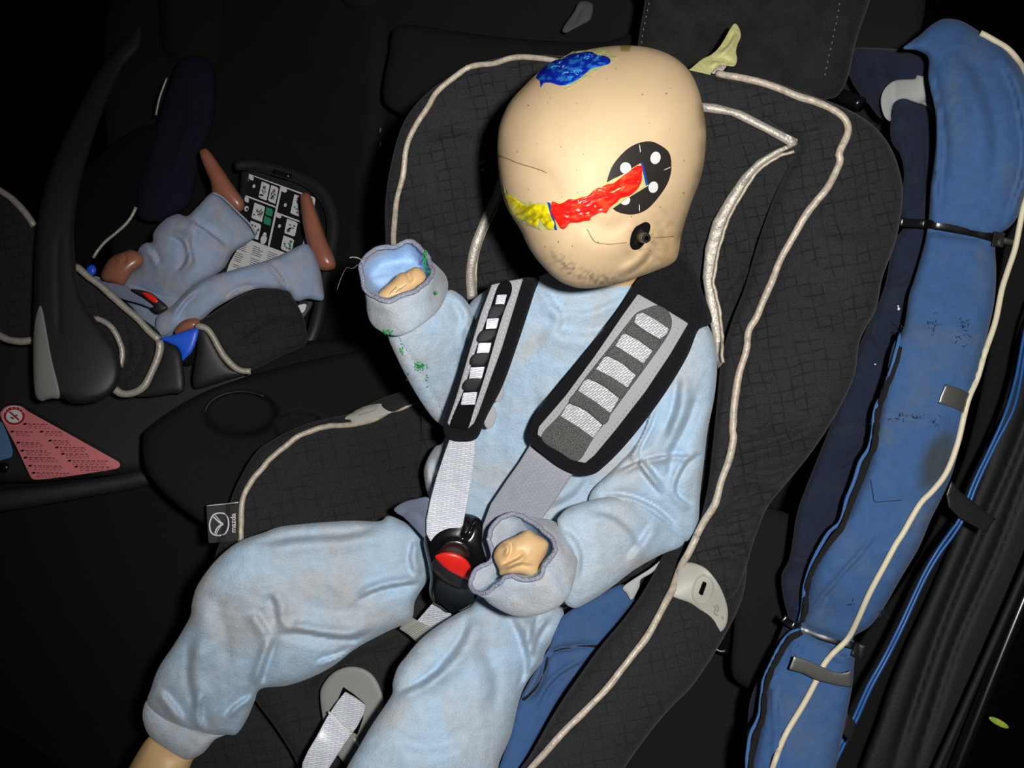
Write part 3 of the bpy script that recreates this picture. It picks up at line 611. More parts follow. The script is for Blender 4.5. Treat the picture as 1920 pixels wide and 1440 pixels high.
lab(tube('satin_binding', [(884, 560), (882, 520), (888, 470), (902, 430), (918, 395), (932, 365), (942, 330), (950, 310)], 9, M['silver'], cs, D=near_of(wl, back, off=4), n=12, flat=.6, wob=2, wobs=30), 'silver satin binding left of the dummy head')
tube('binding_edge', [(894, 560), (892, 520), (897, 475), (910, 437), (926, 402), (940, 370)], 2.4, M['piping'], cs, D=near_of(wl, back, off=9), n=8, wob=1.5, wobs=14)
# green fleck on the wing
plates('paint_fleck', [([(898, 305), (907, 300), (909, 305), (901, 309)], 0), ([(902, 314), (908, 318), (906, 323), (901, 319)], 0)], near_of(wl, off=1), [M['green']], wl.o)
# side clips
cl = inflate('side_clip', crop(720, 880, .389, [(1425, 455), (1460, 448), (1500, 453), (1555, 480), (1605, 540), (1640, 610), (1658, 680), (1652, 745), (1622, 785), (1580, 770), (1545, 705), (1480, 648), (1382, 606), (1400, 540)]),
    smooth_over((ar, br), [(1280, 1060), (1262, 1110)], 5)+smooth_over((ar, br), [(1320, 1075), (1350, 1110), (1358, 1150), (1330, 1130)], 16), M['clip'], cs, k=.6, tmax=7, tb=12, step=4)
lab(cl.o, 'pale grey slotted plate on the right side of the seat')
plates('clip_slot', [(crop(720, 880, .389, [(1538, 540), (1558, 546), (1536, 608), (1515, 600)]), 0, 1)], near_of(cl, off=1), [M['dark']], cl.o)
tube('clip_ridge', crop(720, 880, .389, [(1538, 508), (1510, 530), (1490, 580), (1490, 615), (1510, 640), (1545, 640), (1575, 610), (1588, 570), (1575, 525), (1538, 508)]), 1.6, M['clip'], cl.o, D=near_of(cl, off=1), n=8, step=3)
for q in ([(1590, 655), (1598, 672), (1592, 690), (1608, 705)], [(1603, 650), (1612, 668), (1607, 686)], [(1628, 708), (1634, 722)]):
    tube('clip_mark', crop(720, 880, .389, q), 1.3, M['clipd'], cl.o, D=near_of(cl, off=1), n=6, step=2)
cl2 = inflate('side_clip', crop(380, 720, .25, [(1060, 262), (1100, 225), (1200, 170), (1290, 150), (1345, 148), (1395, 190), (1415, 215), (1290, 262), (1140, 302), (1105, 270)]), near_of(bl, off=6), M['clip'], cs, k=.6, tmax=6, step=4)
lab(cl2.o, 'pale grey plate on the left rim of the seat')
tube('clip_ridge', crop(380, 720, .25, [(1165, 225), (1180, 205), (1240, 180), (1300, 168), (1315, 178), (1280, 200), (1220, 220), (1175, 232)]), 1.2, M['clipd'], cl2.o, D=near_of(cl2, off=1), n=6, step=3)
inflate('rim_padding', [(715, 762), (725, 750), (760, 738), (780, 738), (790, 750), (760, 762), (735, 772)], near_of(bl, off=7), M['coverlo'], cs, k=.9, tmax=10, step=4)
# woven maker tag
tg = plates('woven_tag', [([(387, 949), (447, 942), (448, 1012), (430, 1015), (410, 1017), (391, 1019)], 0)], near_of(bl, off=10), [mat_plain('dark_grey_woven_tag', rgb(62, 62, 62), .9, bump=1., bscale=1500)], cs, thick=2)
tgD = near_of(bl, off=13); TT = lambda pts: crop(0, 700, .25, pts)
for q, r in (([(1640, 1047), (1600, 1062), (1576, 1110), (1572, 1150), (1582, 1190), (1610, 1212), (1650, 1216), (1690, 1200), (1710, 1160), (1714, 1120), (1706, 1080), (1680, 1052), (1640, 1047)], 1.7),
             ([(1600, 1075), (1625, 1100), (1650, 1122), (1672, 1130), (1650, 1140), (1625, 1165), (1612, 1200)], 1.6),
             ([(1612, 1062), (1632, 1085), (1655, 1115), (1675, 1130), (1655, 1148), (1636, 1175), (1622, 1208)], 1.0)):
    tube('tag_emblem', TT(q), r, M['stitchw'], tg, D=tgD, n=6, step=2)
tube('tag_border', [(388, 948.5), (447, 942)], 1, M['stitchw'], tg, D=tgD, n=6)
text_mesh('tag_wordmark', 'mazda', (441.5, 999), (0, -14.2), (-13.5, 0), near_of(bl, off=14), M['stitchw'], tg, bold=.02)

# ---------------------------------------------------------------- blue padding under the dummy
ub = inflate('cable_sleeve', [(1171, 1096), (1190, 1122), (1160, 1170), (1100, 1250), (1058, 1300), (1020, 1370), (985, 1430), (960, 1520), (900, 1540), (935, 1440), (955, 1380), (969, 1327), (985, 1290), (1010, 1245), (1031, 1211), (1040, 1170), (1086, 1133), (1130, 1110)],
    [(1170, 1110, .96), (1050, 1250, .96), (960, 1450, .93)], M['blue'], None, k=.6, tmax=22, tb=30, step=5,
    disp=folds([([(1123, 1210), (1075, 1213), (1035, 1222), (1022, 1240), (1020, 1260), (1000, 1300), (975, 1320)], 5, 14), ([(1100, 1240), (1060, 1262), (1030, 1290), (1010, 1330)], 6, 6, 1)]))
tag(ub.o, 'blue knitted sleeve tucked between the dummy and the seat side', 'cable sleeve')
tube('zip', [(1124, 1211), (1085, 1213), (1050, 1219), (1030, 1226), (1027, 1240), (1020, 1262), (1003, 1290), (980, 1313)], 3.5, M['zipm'], ub.o, D=near_of(ub, off=-1), n=8)
wc = inflate('cloth', crop(720, 880, .389, [(1150, 570), (1200, 530), (1280, 480), (1350, 425), (1340, 450), (1290, 500), (1240, 530), (1230, 570), (1195, 630), (1170, 600)]), .95, mat_plain('off_white_cloth', rgb(170, 176, 174), .9, bump=.5), None, k=.6, tmax=8, step=4, rough=(1.5, 12))
tag(wc.o, 'scrap of off-white cloth behind the dummy forearm', 'cloth')

# ---------------------------------------------------------------- the large crash test dummy
dm = thing('crash_test_dummy', 'child crash test dummy in pale blue velour romper strapped in the black child seat', 'crash test dummy', tuple(P(900, 1150, 1.03)))
rng = np.random.RandomState(3)
SK = np.array(rgb(212, 184, 146)[:3]); SKD = np.array(rgb(120, 96, 60)[:3]); SKG = np.array(rgb(92, 84, 70)[:3]); SKY = np.array(rgb(196, 160, 108)[:3])
def headtint(x, y):
    n = vnoise(x, y, 60, 1); n2 = vnoise(x, y, 9, 5); n3 = vnoise(x, y, 4.5, 8)
    c = np.tile(SK, (len(x), 1))*(1+.05*n)[:, None]
    def mix(m, col): 
        m = np.clip(m, 0, 1)[:, None]; return c*(1-m)+col*m
    # grime: chin band, nape; right rim tinted darker brown
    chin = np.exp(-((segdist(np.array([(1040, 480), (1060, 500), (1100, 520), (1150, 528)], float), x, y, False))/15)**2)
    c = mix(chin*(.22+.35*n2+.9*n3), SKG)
    nape = np.exp(-((segdist(np.array([(1245, 400), (1258, 450), (1255, 490), (1215, 512)], float), x, y, False))/22)**2)
    c = mix(nape*(.45+.5*n+.5*n2), SKY*.85)
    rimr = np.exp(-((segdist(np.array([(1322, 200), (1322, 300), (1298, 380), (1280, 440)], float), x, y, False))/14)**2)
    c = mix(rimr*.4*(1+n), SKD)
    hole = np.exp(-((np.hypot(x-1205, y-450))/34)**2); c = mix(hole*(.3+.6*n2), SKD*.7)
    top = np.exp(-((np.hypot((x-1200)/70, (y-165)/30)))**2); c = mix(top*(.12+.2*n), np.array(rgb(170, 160, 95)[:3]))
    brow = np.exp(-(segdist(np.array([(1000, 305), (1035, 325), (1055, 360)], float), x, y, False)/10)**2); c = mix(brow*.16, SKD)
    tk = ((np.abs(x-1172) < 10) & (np.abs(y-89) < 6)); c[tk] = np.array(rgb(160, 140, 80)[:3])
    return np.clip(c, 0, 1)
hd = inflate('head', [(932, 285), (933, 255), (938, 228), (955, 192), (985, 158), (1012, 134), (1045, 112), (1085, 97), (1130, 88), (1180, 85), (1225, 91), (1262, 106), (1290, 130), (1308, 163), (1319, 205), (1324, 250), (1321, 300), (1312, 340), (1300, 370), (1288, 405), (1278, 440), (1272, 476), (1262, 493), (1235, 506), (1190, 522), (1140, 536), (1098, 541), (1068, 536), (1040, 521), (1012, 493), (992, 465), (975, 430), (955, 398), (944, 372), (936, 330)],
    [(1130, 300, .765), (950, 300, .76), (1310, 260, .775), (1100, 530, .77), (1250, 490, .79), (1150, 95, .775)], M['head'], dm, k=1.28, kb=1.1, step=4.5, tint=headtint,
    disp=lambda x, y: folds([([(1224, 462), (1216, 485), (1190, 508), (1160, 524)], 10, 7, 1), ([(1090, 410), (1140, 430), (1190, 410)], 30, 4, 1)])(x, y)
        -5*np.exp(-(np.hypot((x-1203)/17., (y-443)/26.))**4))
for q in ([(932, 291), (950, 297), (970, 305), (990, 312), (1010, 318), (1025, 324)], [(1101, 430), (1108, 443), (1115, 453), (1130, 457), (1150, 458), (1175, 455)], [(1223, 446), (1240, 445), (1262, 443)]):
    tube('mould_seam', q, .9, M['seam'], hd.o, D=near_of(hd, off=.3), n=6, step=5, wob=1.2, wobs=8)
sp = []
for i in range(46):
    x, y = rng.uniform(960, 1290), rng.uniform(120, 480)
    if not inside(np.array(hd.poly), np.array([x]), np.array([y]))[0]: continue
    r = rng.uniform(.6, 1.5); sp.append((ell(x, y, r*rng.uniform(1, 1.8), r, rng.uniform(0, 180), 6), 0))
plates('speck', sp, near_of(hd, off=.6), [M['seam']], hd.o, thick=.6)
# ear hole with screw stud
inflate('ear_hole', crop(920, 230, .2292, [(1225, 830), (1270, 812), (1305, 835), (1300, 890), (1270, 970), (1220, 1030), (1170, 1040), (1140, 1000), (1150, 920), (1180, 860)]), near_of(hd, off=1.2), M['matte'], hd.o, k=.15, tmax=1, tb=2, step=3)
HB = float(hd.front(np.array([1203.]), np.array([445.]))[0])
bolt = tube('ear_bolt', [(1190, 441, HB+.006), (1196, 443, HB-.006)], [16, 14.5], M['steel'], hd.o, n=20, step=3, smooth_path=False)
tube('bolt_stud', [(1196, 443, HB-.004), (1210, 446, HB-.022)], [10.5, 10], M['steel'], bolt, n=18, step=2, smooth_path=False)
tube('bolt_rim', [(1209, 446, HB-.021), (1212, 446.5, HB-.025)], [10, 8.5], M['steel'], bolt, n=18, step=2, smooth_path=False)
tube('bolt_socket', [(1211.5, 446.4, HB-.0245), (1212.6, 446.7, HB-.0262)], [4.5, 4.3], M['dark'], bolt, n=12, step=1, smooth_path=False)
# round target sticker
hs = near_of(hd, off=.6)
CC = lambda pts: crop(920, 230, .2292, pts)
st = plates('target_sticker', [(cr([(1138, 352), (1138, 340), (1149, 310), (1172, 283), (1195, 269), (1220, 265), (1241, 274), (1255, 287), (1259, 308), (1257, 329), (1248, 351), (1229, 377), (1211, 394), (1190, 402), (1170, 401), (1151, 393), (1140, 372)], True, step=6), 0),
    (ell(1229, 296, 9.5, 11.8, 15), 1, 1), (ell(1225, 351, 9, 10.8, 15), 1, 1), (ell(1173, 315, 10.5, 10.8), 1, 1), (ell(1172, 375, 9.5, 9.5), 1, 1),
    (quadbar(1199, 270, 1201, 287, 1.4), 1, 1), (quadbar(1244, 319, 1259, 313, 1.4), 1, 1), (quadbar(1199, 382, 1199, 397, 1.4), 1, 1)], hs, [M['black'], M['white']], hd.o, thick=.7)
lab(st, 'black round target sticker with white dots')
# masking tape under the paints
lab(plates('paint_tape', [([(1030, 381), (1065, 373), (1099, 364), (1138, 342), (1201, 306), (1209, 326), (1216, 348), (1180, 370), (1149, 391), (1108, 407), (1075, 416), (1042, 430), (1036, 405)], 0, 2.), 
    (CC([(98, 505), (150, 575), (240, 632), (340, 645), (470, 655), (500, 760), (528, 880), (410, 880), (300, 840), (215, 800), (160, 740), (125, 640)]), 0, 1.5),
    (CC([(462, 650), (486, 655), (515, 760), (545, 880), (524, 880), (492, 760)]), 1, 2.6), (CC([(1228, 322), (1246, 328), (1268, 420), (1291, 508), (1272, 518), (1252, 430)]), 1, 3.)],
    hs, [M['mask'], M['bluep']], hd.o, thick=.8), 'pale masking tape with blue edges')
def paint(name, pts, c1, c2, label, amp=2.2, sc=13, strokes=(.3, 1.), seed=0, cc=None):
    ca, cb = np.array(rgb(*c1)[:3]), np.array(rgb(*c2)[:3])
    def tn(x, y):
        n = vnoise(x*strokes[0]+y*strokes[1], y*strokes[0]-x*strokes[1]*.35, sc, seed+2, 2)
        m = np.clip((n-.05)*3.4, 0, 1)[:, None]; return ca*(1-m)+cb*m
    def dp(x, y):
        n = vnoise(x*strokes[0]+y*strokes[1], y*strokes[0]-x*strokes[1]*.35, sc*.8, seed+2, 2); return amp*(1-np.abs(n)*2.6)
    s = inflate(name, pts, hs2, M['paint'], hd.o, k=.8, tmax=3.2, tb=1, step=2.2, disp=dp, tint=tn)
    return lab(s.o, label)
hs2 = near_of(hd, off=2.6)
paint('red_paint', CC([(500, 650), (530, 650), (560, 662), (600, 650), (640, 625), (690, 628), (740, 610), (790, 600), (820, 575), (860, 540), (910, 525), (950, 505), (1000, 495), (1040, 468), (1090, 430), (1130, 402), (1180, 362), (1215, 350), (1243, 360), (1240, 420), (1235, 480), (1205, 540), (1150, 592), (1100, 610), (1060, 622), (1030, 655), (1000, 675), (970, 705), (945, 738), (900, 735), (860, 755), (822, 775), (812, 800), (770, 805), (720, 818), (650, 822), (625, 850), (600, 870), (570, 862), (540, 815), (510, 770), (488, 720)]),
    (232, 30, 24), (250, 66, 38), 'thick red paint', seed=1)
paint('yellow_paint', CC([(105, 520), (120, 575), (160, 600), (200, 625), (250, 660), (300, 680), (350, 665), (400, 672), (460, 675), (480, 740), (505, 790), (522, 830), (505, 868), (470, 874), (440, 850), (410, 800), (395, 790), (380, 850), (340, 845), (290, 815), (230, 790), (190, 770), (160, 730), (135, 660), (115, 600)]),
    (226, 208, 18), (170, 160, 16), 'thick yellow paint', seed=3, strokes=(.6, .8), sc=12)
lab(plates('paint_tape', [([(996, 150), (1014, 131), (1075, 96), (1130, 92), (1160, 108), (1062, 168), (1030, 150)], 0, 1.)], hs, [M['mask']], hd.o, thick=.8), 'pale masking tape on top of the head')
paint('blue_paint', [(1005, 146), (1012, 133), (1025, 122), (1040, 113), (1055, 110), (1066, 103), (1085, 99), (1108, 97), (1120, 103), (1135, 105), (1144, 111), (1143, 119), (1128, 124), (1112, 128), (1100, 136), (1085, 148), (1067, 158), (1050, 160), (1032, 155), (1020, 156), (1014, 164), (1012, 152)],
    (18, 40, 170), (40, 120, 205), 'thick blue paint', seed=5, strokes=(.8, .9), sc=11, amp=2.4)

for i in range(26):
    bx, by = rng.uniform(1018, 1132), rng.uniform(104, 152)
    if not inside(np.array([(1010, 146), (1040, 113), (1085, 101), (1140, 108), (1140, 118), (1105, 130), (1085, 145), (1050, 157), (1022, 153)], float), np.array([bx]), np.array([by]))[0]: continue
    a0 = rng.uniform(0, 6.28); rr_ = rng.uniform(4, 9); sw = rng.uniform(1.2, 2.6)
    tube('paint_stroke', [(bx+rr_*1.2*math.cos(a0+t*sw), by+rr_*.6*math.sin(a0+t*sw)) for t in (0, .25, .5, .75, 1)], rng.uniform(.8, 1.5), M['lightpaint'], hd.o, D=near_of(hd, off=6.3), n=6, step=2, flat=.5)

# neck and romper
inflate('neck', [(1090, 460), (1150, 450), (1215, 450), (1222, 500), (1205, 528), (1150, 545), (1100, 535)], .875, M['skin'], dm, k=.6, step=6)
lapD = [(1090, 540, .89), (1080, 700, .915), (950, 950, .98), (850, 1100, 1.0), (1320, 650, .93), (1320, 950, .96), (860, 640, .93), (810, 900, .98)]
torso = inflate('romper', [(1003, 520), (1040, 512), (1100, 530), (1190, 518), (1240, 530), (1300, 580), (1330, 615), (1343, 675), (1340, 740), (1325, 806), (1318, 870), (1300, 950), (1250, 1010), (1160, 1080), (1060, 1140), (940, 1160), (850, 1140), (810, 1060), (800, 990), (805, 942), (798, 915), (794, 885), (800, 862), (815, 838), (832, 825), (850, 760), (880, 700), (885, 620), (880, 570), (940, 530)],
    lapD, M['suit'], dm, k=.95, tmax=92, tb=60, step=6, rough=(2.4, 45),
    disp=folds([([(1010, 530), (1040, 560), (1060, 600), (1040, 640)], 12, 5, 1), ([(1010, 600), (1100, 620), (1190, 590)], 18, 5, 1), ([(1000, 560), (1090, 580), (1180, 545)], 10, 3, 1), ([(950, 700), (930, 760), (925, 820)], 14, 4, 1), ([(808, 850), (812, 885), (822, 915)], 8, 8, 1), ([(1000, 720), (1010, 800), (990, 860)], 22, 4, -1), ([(1110, 880), (1080, 930), (1010, 965)], 14, 6, 1)]))
lab(torso.o, 'pale blue velour romper')
uarm = inflate('sleeve', [(1235, 560), (1290, 585), (1330, 615), (1344, 675), (1340, 740), (1327, 806), (1321, 857), (1313, 925), (1309, 984), (1297, 1010), (1268, 1014), (1225, 985), (1170, 960), (1110, 950), (1110, 920), (1150, 880), (1190, 835), (1212, 785), (1225, 700), (1220, 620)],
    [(1290, 620, .90), (1290, 980, .935), (1150, 930, .91), (1270, 800, .91)], M['suit'], torso.o, k=.95, tmax=60, tb=40, step=3.8, rough=(2.2, 40),
    disp=folds([([(1310, 730), (1290, 790), (1262, 850), (1255, 900)], 13, 9, 1), ([(1270, 700), (1262, 760), (1240, 820)], 14, 8, -1), ([(1235, 760), (1222, 800), (1200, 850), (1225, 880), (1245, 905)], 9, 12, 1), ([(1190, 840), (1200, 880), (1225, 915), (1240, 930)], 8, 10, -1),
                ([(1130, 925), (1180, 928), (1230, 950), (1270, 985)], 8, 10, 1), ([(1320, 850), (1290, 870), (1270, 920), (1300, 950)], 8, 8, 1), ([(1150, 885), (1200, 862), (1260, 850), (1310, 855)], 7, 7, 1)]))
farm = inflate('sleeve', [(1045, 985), (1050, 966), (1070, 950), (1115, 936), (1160, 930), (1200, 938), (1235, 962), (1262, 990), (1283, 1010), (1275, 1026), (1240, 1040), (1190, 1068), (1148, 1100), (1105, 1128), (1075, 1140), (1055, 1120), (1060, 1060)],
    [(1050, 1050, .875), (1100, 1020, .88), (1260, 1005, .925)], M['suit'], torso.o, k=.95, tmax=70, tb=40, step=5, rough=(2.0, 36),
    disp=folds([([(1100, 955), (1150, 965), (1190, 1000), (1210, 1040)], 12, 6, 1), ([(1040, 985), (1075, 1000), (1095, 1040), (1090, 1090)], 12, 7, 1), ([(1220, 975), (1200, 1010), (1170, 1050)], 12, 6, -1)]))
# raised forearm at the left
ls = inflate('sleeve', [(718, 600), (742, 590), (800, 580), (838, 545), (862, 552), (882, 575), (893, 600), (897, 625), (880, 660), (880, 720), (868, 760), (845, 800), (820, 792), (795, 762), (770, 722), (748, 680), (730, 640)],
    [(740, 620, .87), (860, 580, .90), (840, 790, .95), (800, 700, .91)], M['suit'], torso.o, k=.95, tmax=60, step=5, rough=(2., 36),
    disp=folds([([(748, 632), (770, 670), (800, 720), (832, 780)], 3.5, 6), ([(840, 560), (862, 590), (870, 640), (862, 700)], 12, 7, -1), ([(880, 600), (876, 640), (890, 660)], 8, 8, 1)]))
CF = lambda pts: [(640+.2014*a, 430+.2014*b, d) for a, b, d in pts]
rimL = CF([(180, 330, .850), (260, 225, .862), (380, 165, .872), (500, 165, .878), (625, 105, .88), (720, 170, .876), (800, 250, .868), (840, 350, .858), (835, 440, .845), (700, 570, .828), (560, 620, .822), (420, 672, .820), (320, 630, .826), (220, 560, .834), (195, 430, .842)])
deepL = CF([(290, 420, .895), (350, 350, .90), (430, 310, .905), (520, 300, .91), (600, 290, .91), (670, 300, .91), (720, 350, .905), (750, 400, .90), (740, 450, .895), (660, 500, .89), (570, 530, .885), (470, 560, .885), (400, 560, .885), (330, 520, .888), (290, 470, .89)])
botL = CF([(215, 420, .88), (300, 330, .90), (400, 300, .915), (520, 280, .925), (680, 230, .93), (800, 290, .92), (900, 360, .91), (985, 460, .90), (985, 590, .875), (900, 760, .85), (760, 880, .835), (620, 965, .832), (480, 990, .836), (300, 905, .848), (240, 740, .86)])
undL = CF([(330, 500, .90), (400, 450, .91), (450, 420, .92), (550, 400, .93), (680, 360, .93), (760, 400, .92), (840, 440, .91), (900, 520, .90), (900, 600, .885), (830, 720, .865), (720, 820, .85), (620, 880, .848), (500, 900, .85), (400, 830, .86), (340, 700, .87)])
midL = [tuple(np.array(a)*.45+np.array(b)*.55) for a, b in zip(rimL, botL)]; midL = [(x, y, d-.004) for x, y, d in midL]
def cuff2(rim, deep, mid, bot, und, label):
    n = 64; c = loft('cuff', [[tuple(np.array(p)*.35+np.mean(np.array(deep), 0)*.65) for p in deep], deep, [tuple(.5*(np.array(a)+np.array(b))+np.array((0, 0, .004))) for a, b in zip(deep, rim)], rim, mid, bot, und], M['suitc'], torso.o, n=n, sub=6, rough=2.5, cap0=True)
    me = c.data; me.materials.append(M['lining'])
    for i, p in enumerate(me.polygons):
        if i < 18*n or len(p.vertices) > 4: p.material_index = 1
    hem = [tuple(p) for p in cr(rim, True, n=44)]; hem += hem[:1]
    tube('cuff_hem', [(p[0], p[1], p[2]-.002) for p in hem], 4.6, M['overlock'], c, n=8, step=4, wob=2.2, wobs=9, flat=1.2)
    return lab(c, label)
cL = cuff2(rimL, deepL, midL, botL, undL, 'worn grey cuff of the raised sleeve, stained green')
handL = inflate('hand', [(640+.2014*a, 430+.2014*b) for a, b in [(345, 600), (400, 540), (470, 480), (545, 408), (605, 402), (640, 372), (690, 350), (740, 365), (775, 400), (790, 450), (770, 500), (690, 560), (600, 610), (520, 650), (430, 680), (370, 660)]],
    [(720, 550, .846), (780, 520, .852)], M['skin'], dm, k=1.1, step=3,
    disp=folds([([(766, 500), (765, 512), (772, 530)], 4, 6), ([(720, 530), (740, 545), (760, 548)], 5, 2)]))
lab(handL.o, 'tan vinyl fist in the raised cuff')
for q in ([(742, 548), (752, 541), (762, 534)], [(730, 552), (736, 545), (744, 538)]): tube('finger_crease', q, .7, M['seam'], handL.o, D=near_of(handL, off=.2), n=6, step=3)
# green smears on the raised cuff and sleeve
gs = []
for cx, cy, sx, sy, nn in ((798, 485, 3, 16, 34), (806, 508, 3, 14, 22), (727, 621, 8, 5, 22), (787, 687, 10, 6, 40), (750, 655, 6, 10, 8), (820, 549, 4, 3, 4), (800, 715, 3, 12, 4), (765, 705, 2, 8, 3)):
    for i in range(nn):
        a = rng.uniform(0, 180); gs.append((ell(cx+rng.normal()*sx*.6, cy+rng.normal()*sy*.6, rng.uniform(1.2, 4.), rng.uniform(.6, 1.6), a, 7), 0))
sleeveL = ls
def gD(x, y):
    x = np.asarray(x, float); y = np.asarray(y, float)
    base = sleeveL.front(x, y)-.0015
    b = np.array(botL)
    w_ = np.clip((640-y)/12, 0, 1)
    cu = field([(800, 480, .860), (806, 510, .853), (727, 621, .832), (820, 549, .838), (770, 600, .826)])(x, y)
    return base*(1-w_)+np.minimum(base, cu)*w_
plates('green_smear', gs, gD, [M['green']], ls.o, thick=.8)
tube('sleeve_seam', [(748, 632), (762, 655), (785, 692), (805, 730), (832, 775)], .9, M['hip'], ls.o, D=near_of(ls, off=.3), n=6)
tube('loose_thread', [(681, 490, .85), (672, 484, .84), (662, 482, .835), (656, 483, .83)], .8, M['stitchw'], cL, n=6, step=3)
tube('loose_thread', [(680, 488, .85), (662, 503, .85), (650, 502, .86), (640, 520, .87), (632, 543, .875)], .6, M['stitch'], cL, n=6, step=3)

# lowered forearm cuff at the lap
CG = lambda pts: [(720+.389*a, 880+.389*b, d) for a, b, d in pts]
rimR = CG([(505, 330, .865), (520, 280, .868), (565, 235, .872), (625, 215, .872), (700, 245, .866), (770, 300, .855), (820, 345, .845), (822, 400, .836), (775, 460, .826), (755, 515, .82), (690, 535, .822), (600, 515, .828), (545, 560, .834), (470, 600, .842), (418, 565, .855), (440, 490, .862), (520, 440, .868), (520, 385, .868)])
deepR = CG([(600, 370, .915), (610, 350, .915), (640, 330, .915), (670, 320, .91), (710, 330, .905), (750, 360, .90), (770, 380, .895), (760, 410, .89), (730, 440, .885), (700, 470, .88), (670, 480, .88), (640, 480, .885), (610, 480, .89), (580, 480, .895), (570, 460, .90), (570, 440, .905), (580, 420, .91), (590, 400, .912)])
botR = CG([(700, 300, .90), (720, 270, .90), (750, 250, .90), (800, 245, .89), (860, 275, .882), (915, 330, .87), (935, 400, .862), (930, 470, .85), (915, 540, .84), (890, 610, .832), (830, 670, .83), (730, 705, .832), (620, 705, .838), (530, 660, .85), (500, 620, .86), (560, 560, .88), (600, 480, .89), (650, 380, .895)])
undR = CG([(740, 350, .90), (750, 330, .90), (770, 310, .90), (800, 305, .892), (840, 330, .886), (870, 370, .876), (885, 420, .868), (880, 480, .86), (870, 540, .85), (850, 590, .845), (800, 635, .842), (730, 660, .845), (650, 655, .85), (590, 620, .86), (570, 590, .868), (600, 540, .88), (650, 470, .89), (700, 400, .895)])
midR = [tuple(np.array(a)*.45+np.array(b)*.55) for a, b in zip(rimR, botR)]; midR = [(x, y, d-.006) for x, y, d in midR]
cR = cuff2(rimR, deepR, midR, botR, undR, 'turned-back cuff of the sleeve resting on the lap')
handR = inflate('hand', [(720+.389*a, 880+.389*b) for a, b in [(528, 415), (545, 375), (580, 345), (640, 318), (695, 292), (730, 310), (790, 350), (785, 400), (760, 450), (745, 505), (720, 525), (660, 505), (600, 505), (560, 510), (553, 480), (535, 445)]],
    [(940, 1050, .848), (1010, 1030, .850)], M['skin'], dm, k=1.05, step=3,
    disp=folds([([(938, 1020), (955, 1018), (958, 1035), (948, 1050)], 5, 5, 1), ([(938, 1058), (960, 1050), (985, 1035)], 6, 5, 1), ([(950, 1070), (975, 1060), (1000, 1062)], 5, 4, -1)]))
lab(handR.o, 'tan vinyl fist in the lower cuff')

# trouser legs
lgR = inflate('trouser_leg', [(757, 978), (729, 967), (710, 977), (660, 976), (605, 979), (560, 983), (522, 988), (492, 999), (455, 1012), (425, 1031), (395, 1061), (369, 1099), (359, 1132), (356, 1155), (340, 1185), (324, 1211), (297, 1252), (283, 1290), (276, 1320), (300, 1350), (345, 1368), (395, 1378), (425, 1378), (444, 1376), (462, 1350), (477, 1316), (489, 1292), (537, 1286), (582, 1271), (624, 1249), (669, 1215), (725, 1185), (770, 1162), (779, 1125), (804, 1084), (812, 1050), (800, 1009), (780, 990)],
    [(790, 1060, .99), (600, 1100, .98), (430, 1090, .965), (330, 1340, 1.02)], M['suit'], torso.o, k=.9, tmax=95, tb=70, step=4.6, rough=(3., 60),
    disp=folds([([(518, 1190), (560, 1189), (610, 1197), (660, 1200), (700, 1185)], 11, 14, -1), ([(517, 1192), (512, 1215), (500, 1250), (488, 1290)], 11, 15, 1), ([(670, 1127), (710, 1110), (745, 1102), (790, 1095)], 9, 12, -1),
                ([(500, 1110), (512, 1140), (516, 1180)], 13, 9, -1), ([(480, 1140), (500, 1170), (512, 1190)], 12, 8, 1), ([(590, 1240), (630, 1228), (665, 1212)], 6, 8, 1), ([(770, 1010), (765, 1050), (775, 1085)], 9, 8, -1),
                ([(480, 1020), (560, 1005), (650, 1000), (720, 985)], 16, 6, 1), ([(305, 1290), (330, 1320), (350, 1350)], 10, 8, 1), ([(360, 1190), (350, 1260), (365, 1340)], 16, 7, -1), ([(420, 1340), (440, 1320), (470, 1300)], 7, 8, 1), ([(385, 1300), (380, 1340), (392, 1370)], 9, 7, 1),
                ([(560, 1130), (620, 1150), (690, 1140)], 24, 5, 1), ([(400, 1110), (420, 1180), (420, 1260)], 30, 6, 1)]))
lab(lgR.o, 'bent pale blue trouser leg at the left')
ckR = inflate('leg_cuff', [(276, 1312), (290, 1318), (315, 1340), (350, 1360), (395, 1373), (425, 1376), (402, 1388), (378, 1414), (346, 1424), (309, 1403), (280, 1380), (268, 1352), (268, 1330)],
    [(270, 1340, 1.02), (400, 1390, 1.02)], M['suitc'], lgR.o, k=1.0, tmax=60, step=4, rough=(1.5, 30))
inflate('shin', [(290, 1380), (330, 1400), (372, 1408), (360, 1430), (345, 1480), (330, 1560), (190, 1560), (215, 1490), (252, 1420), (275, 1385)], 1.035, M['skin'], dm, k=1., step=7)
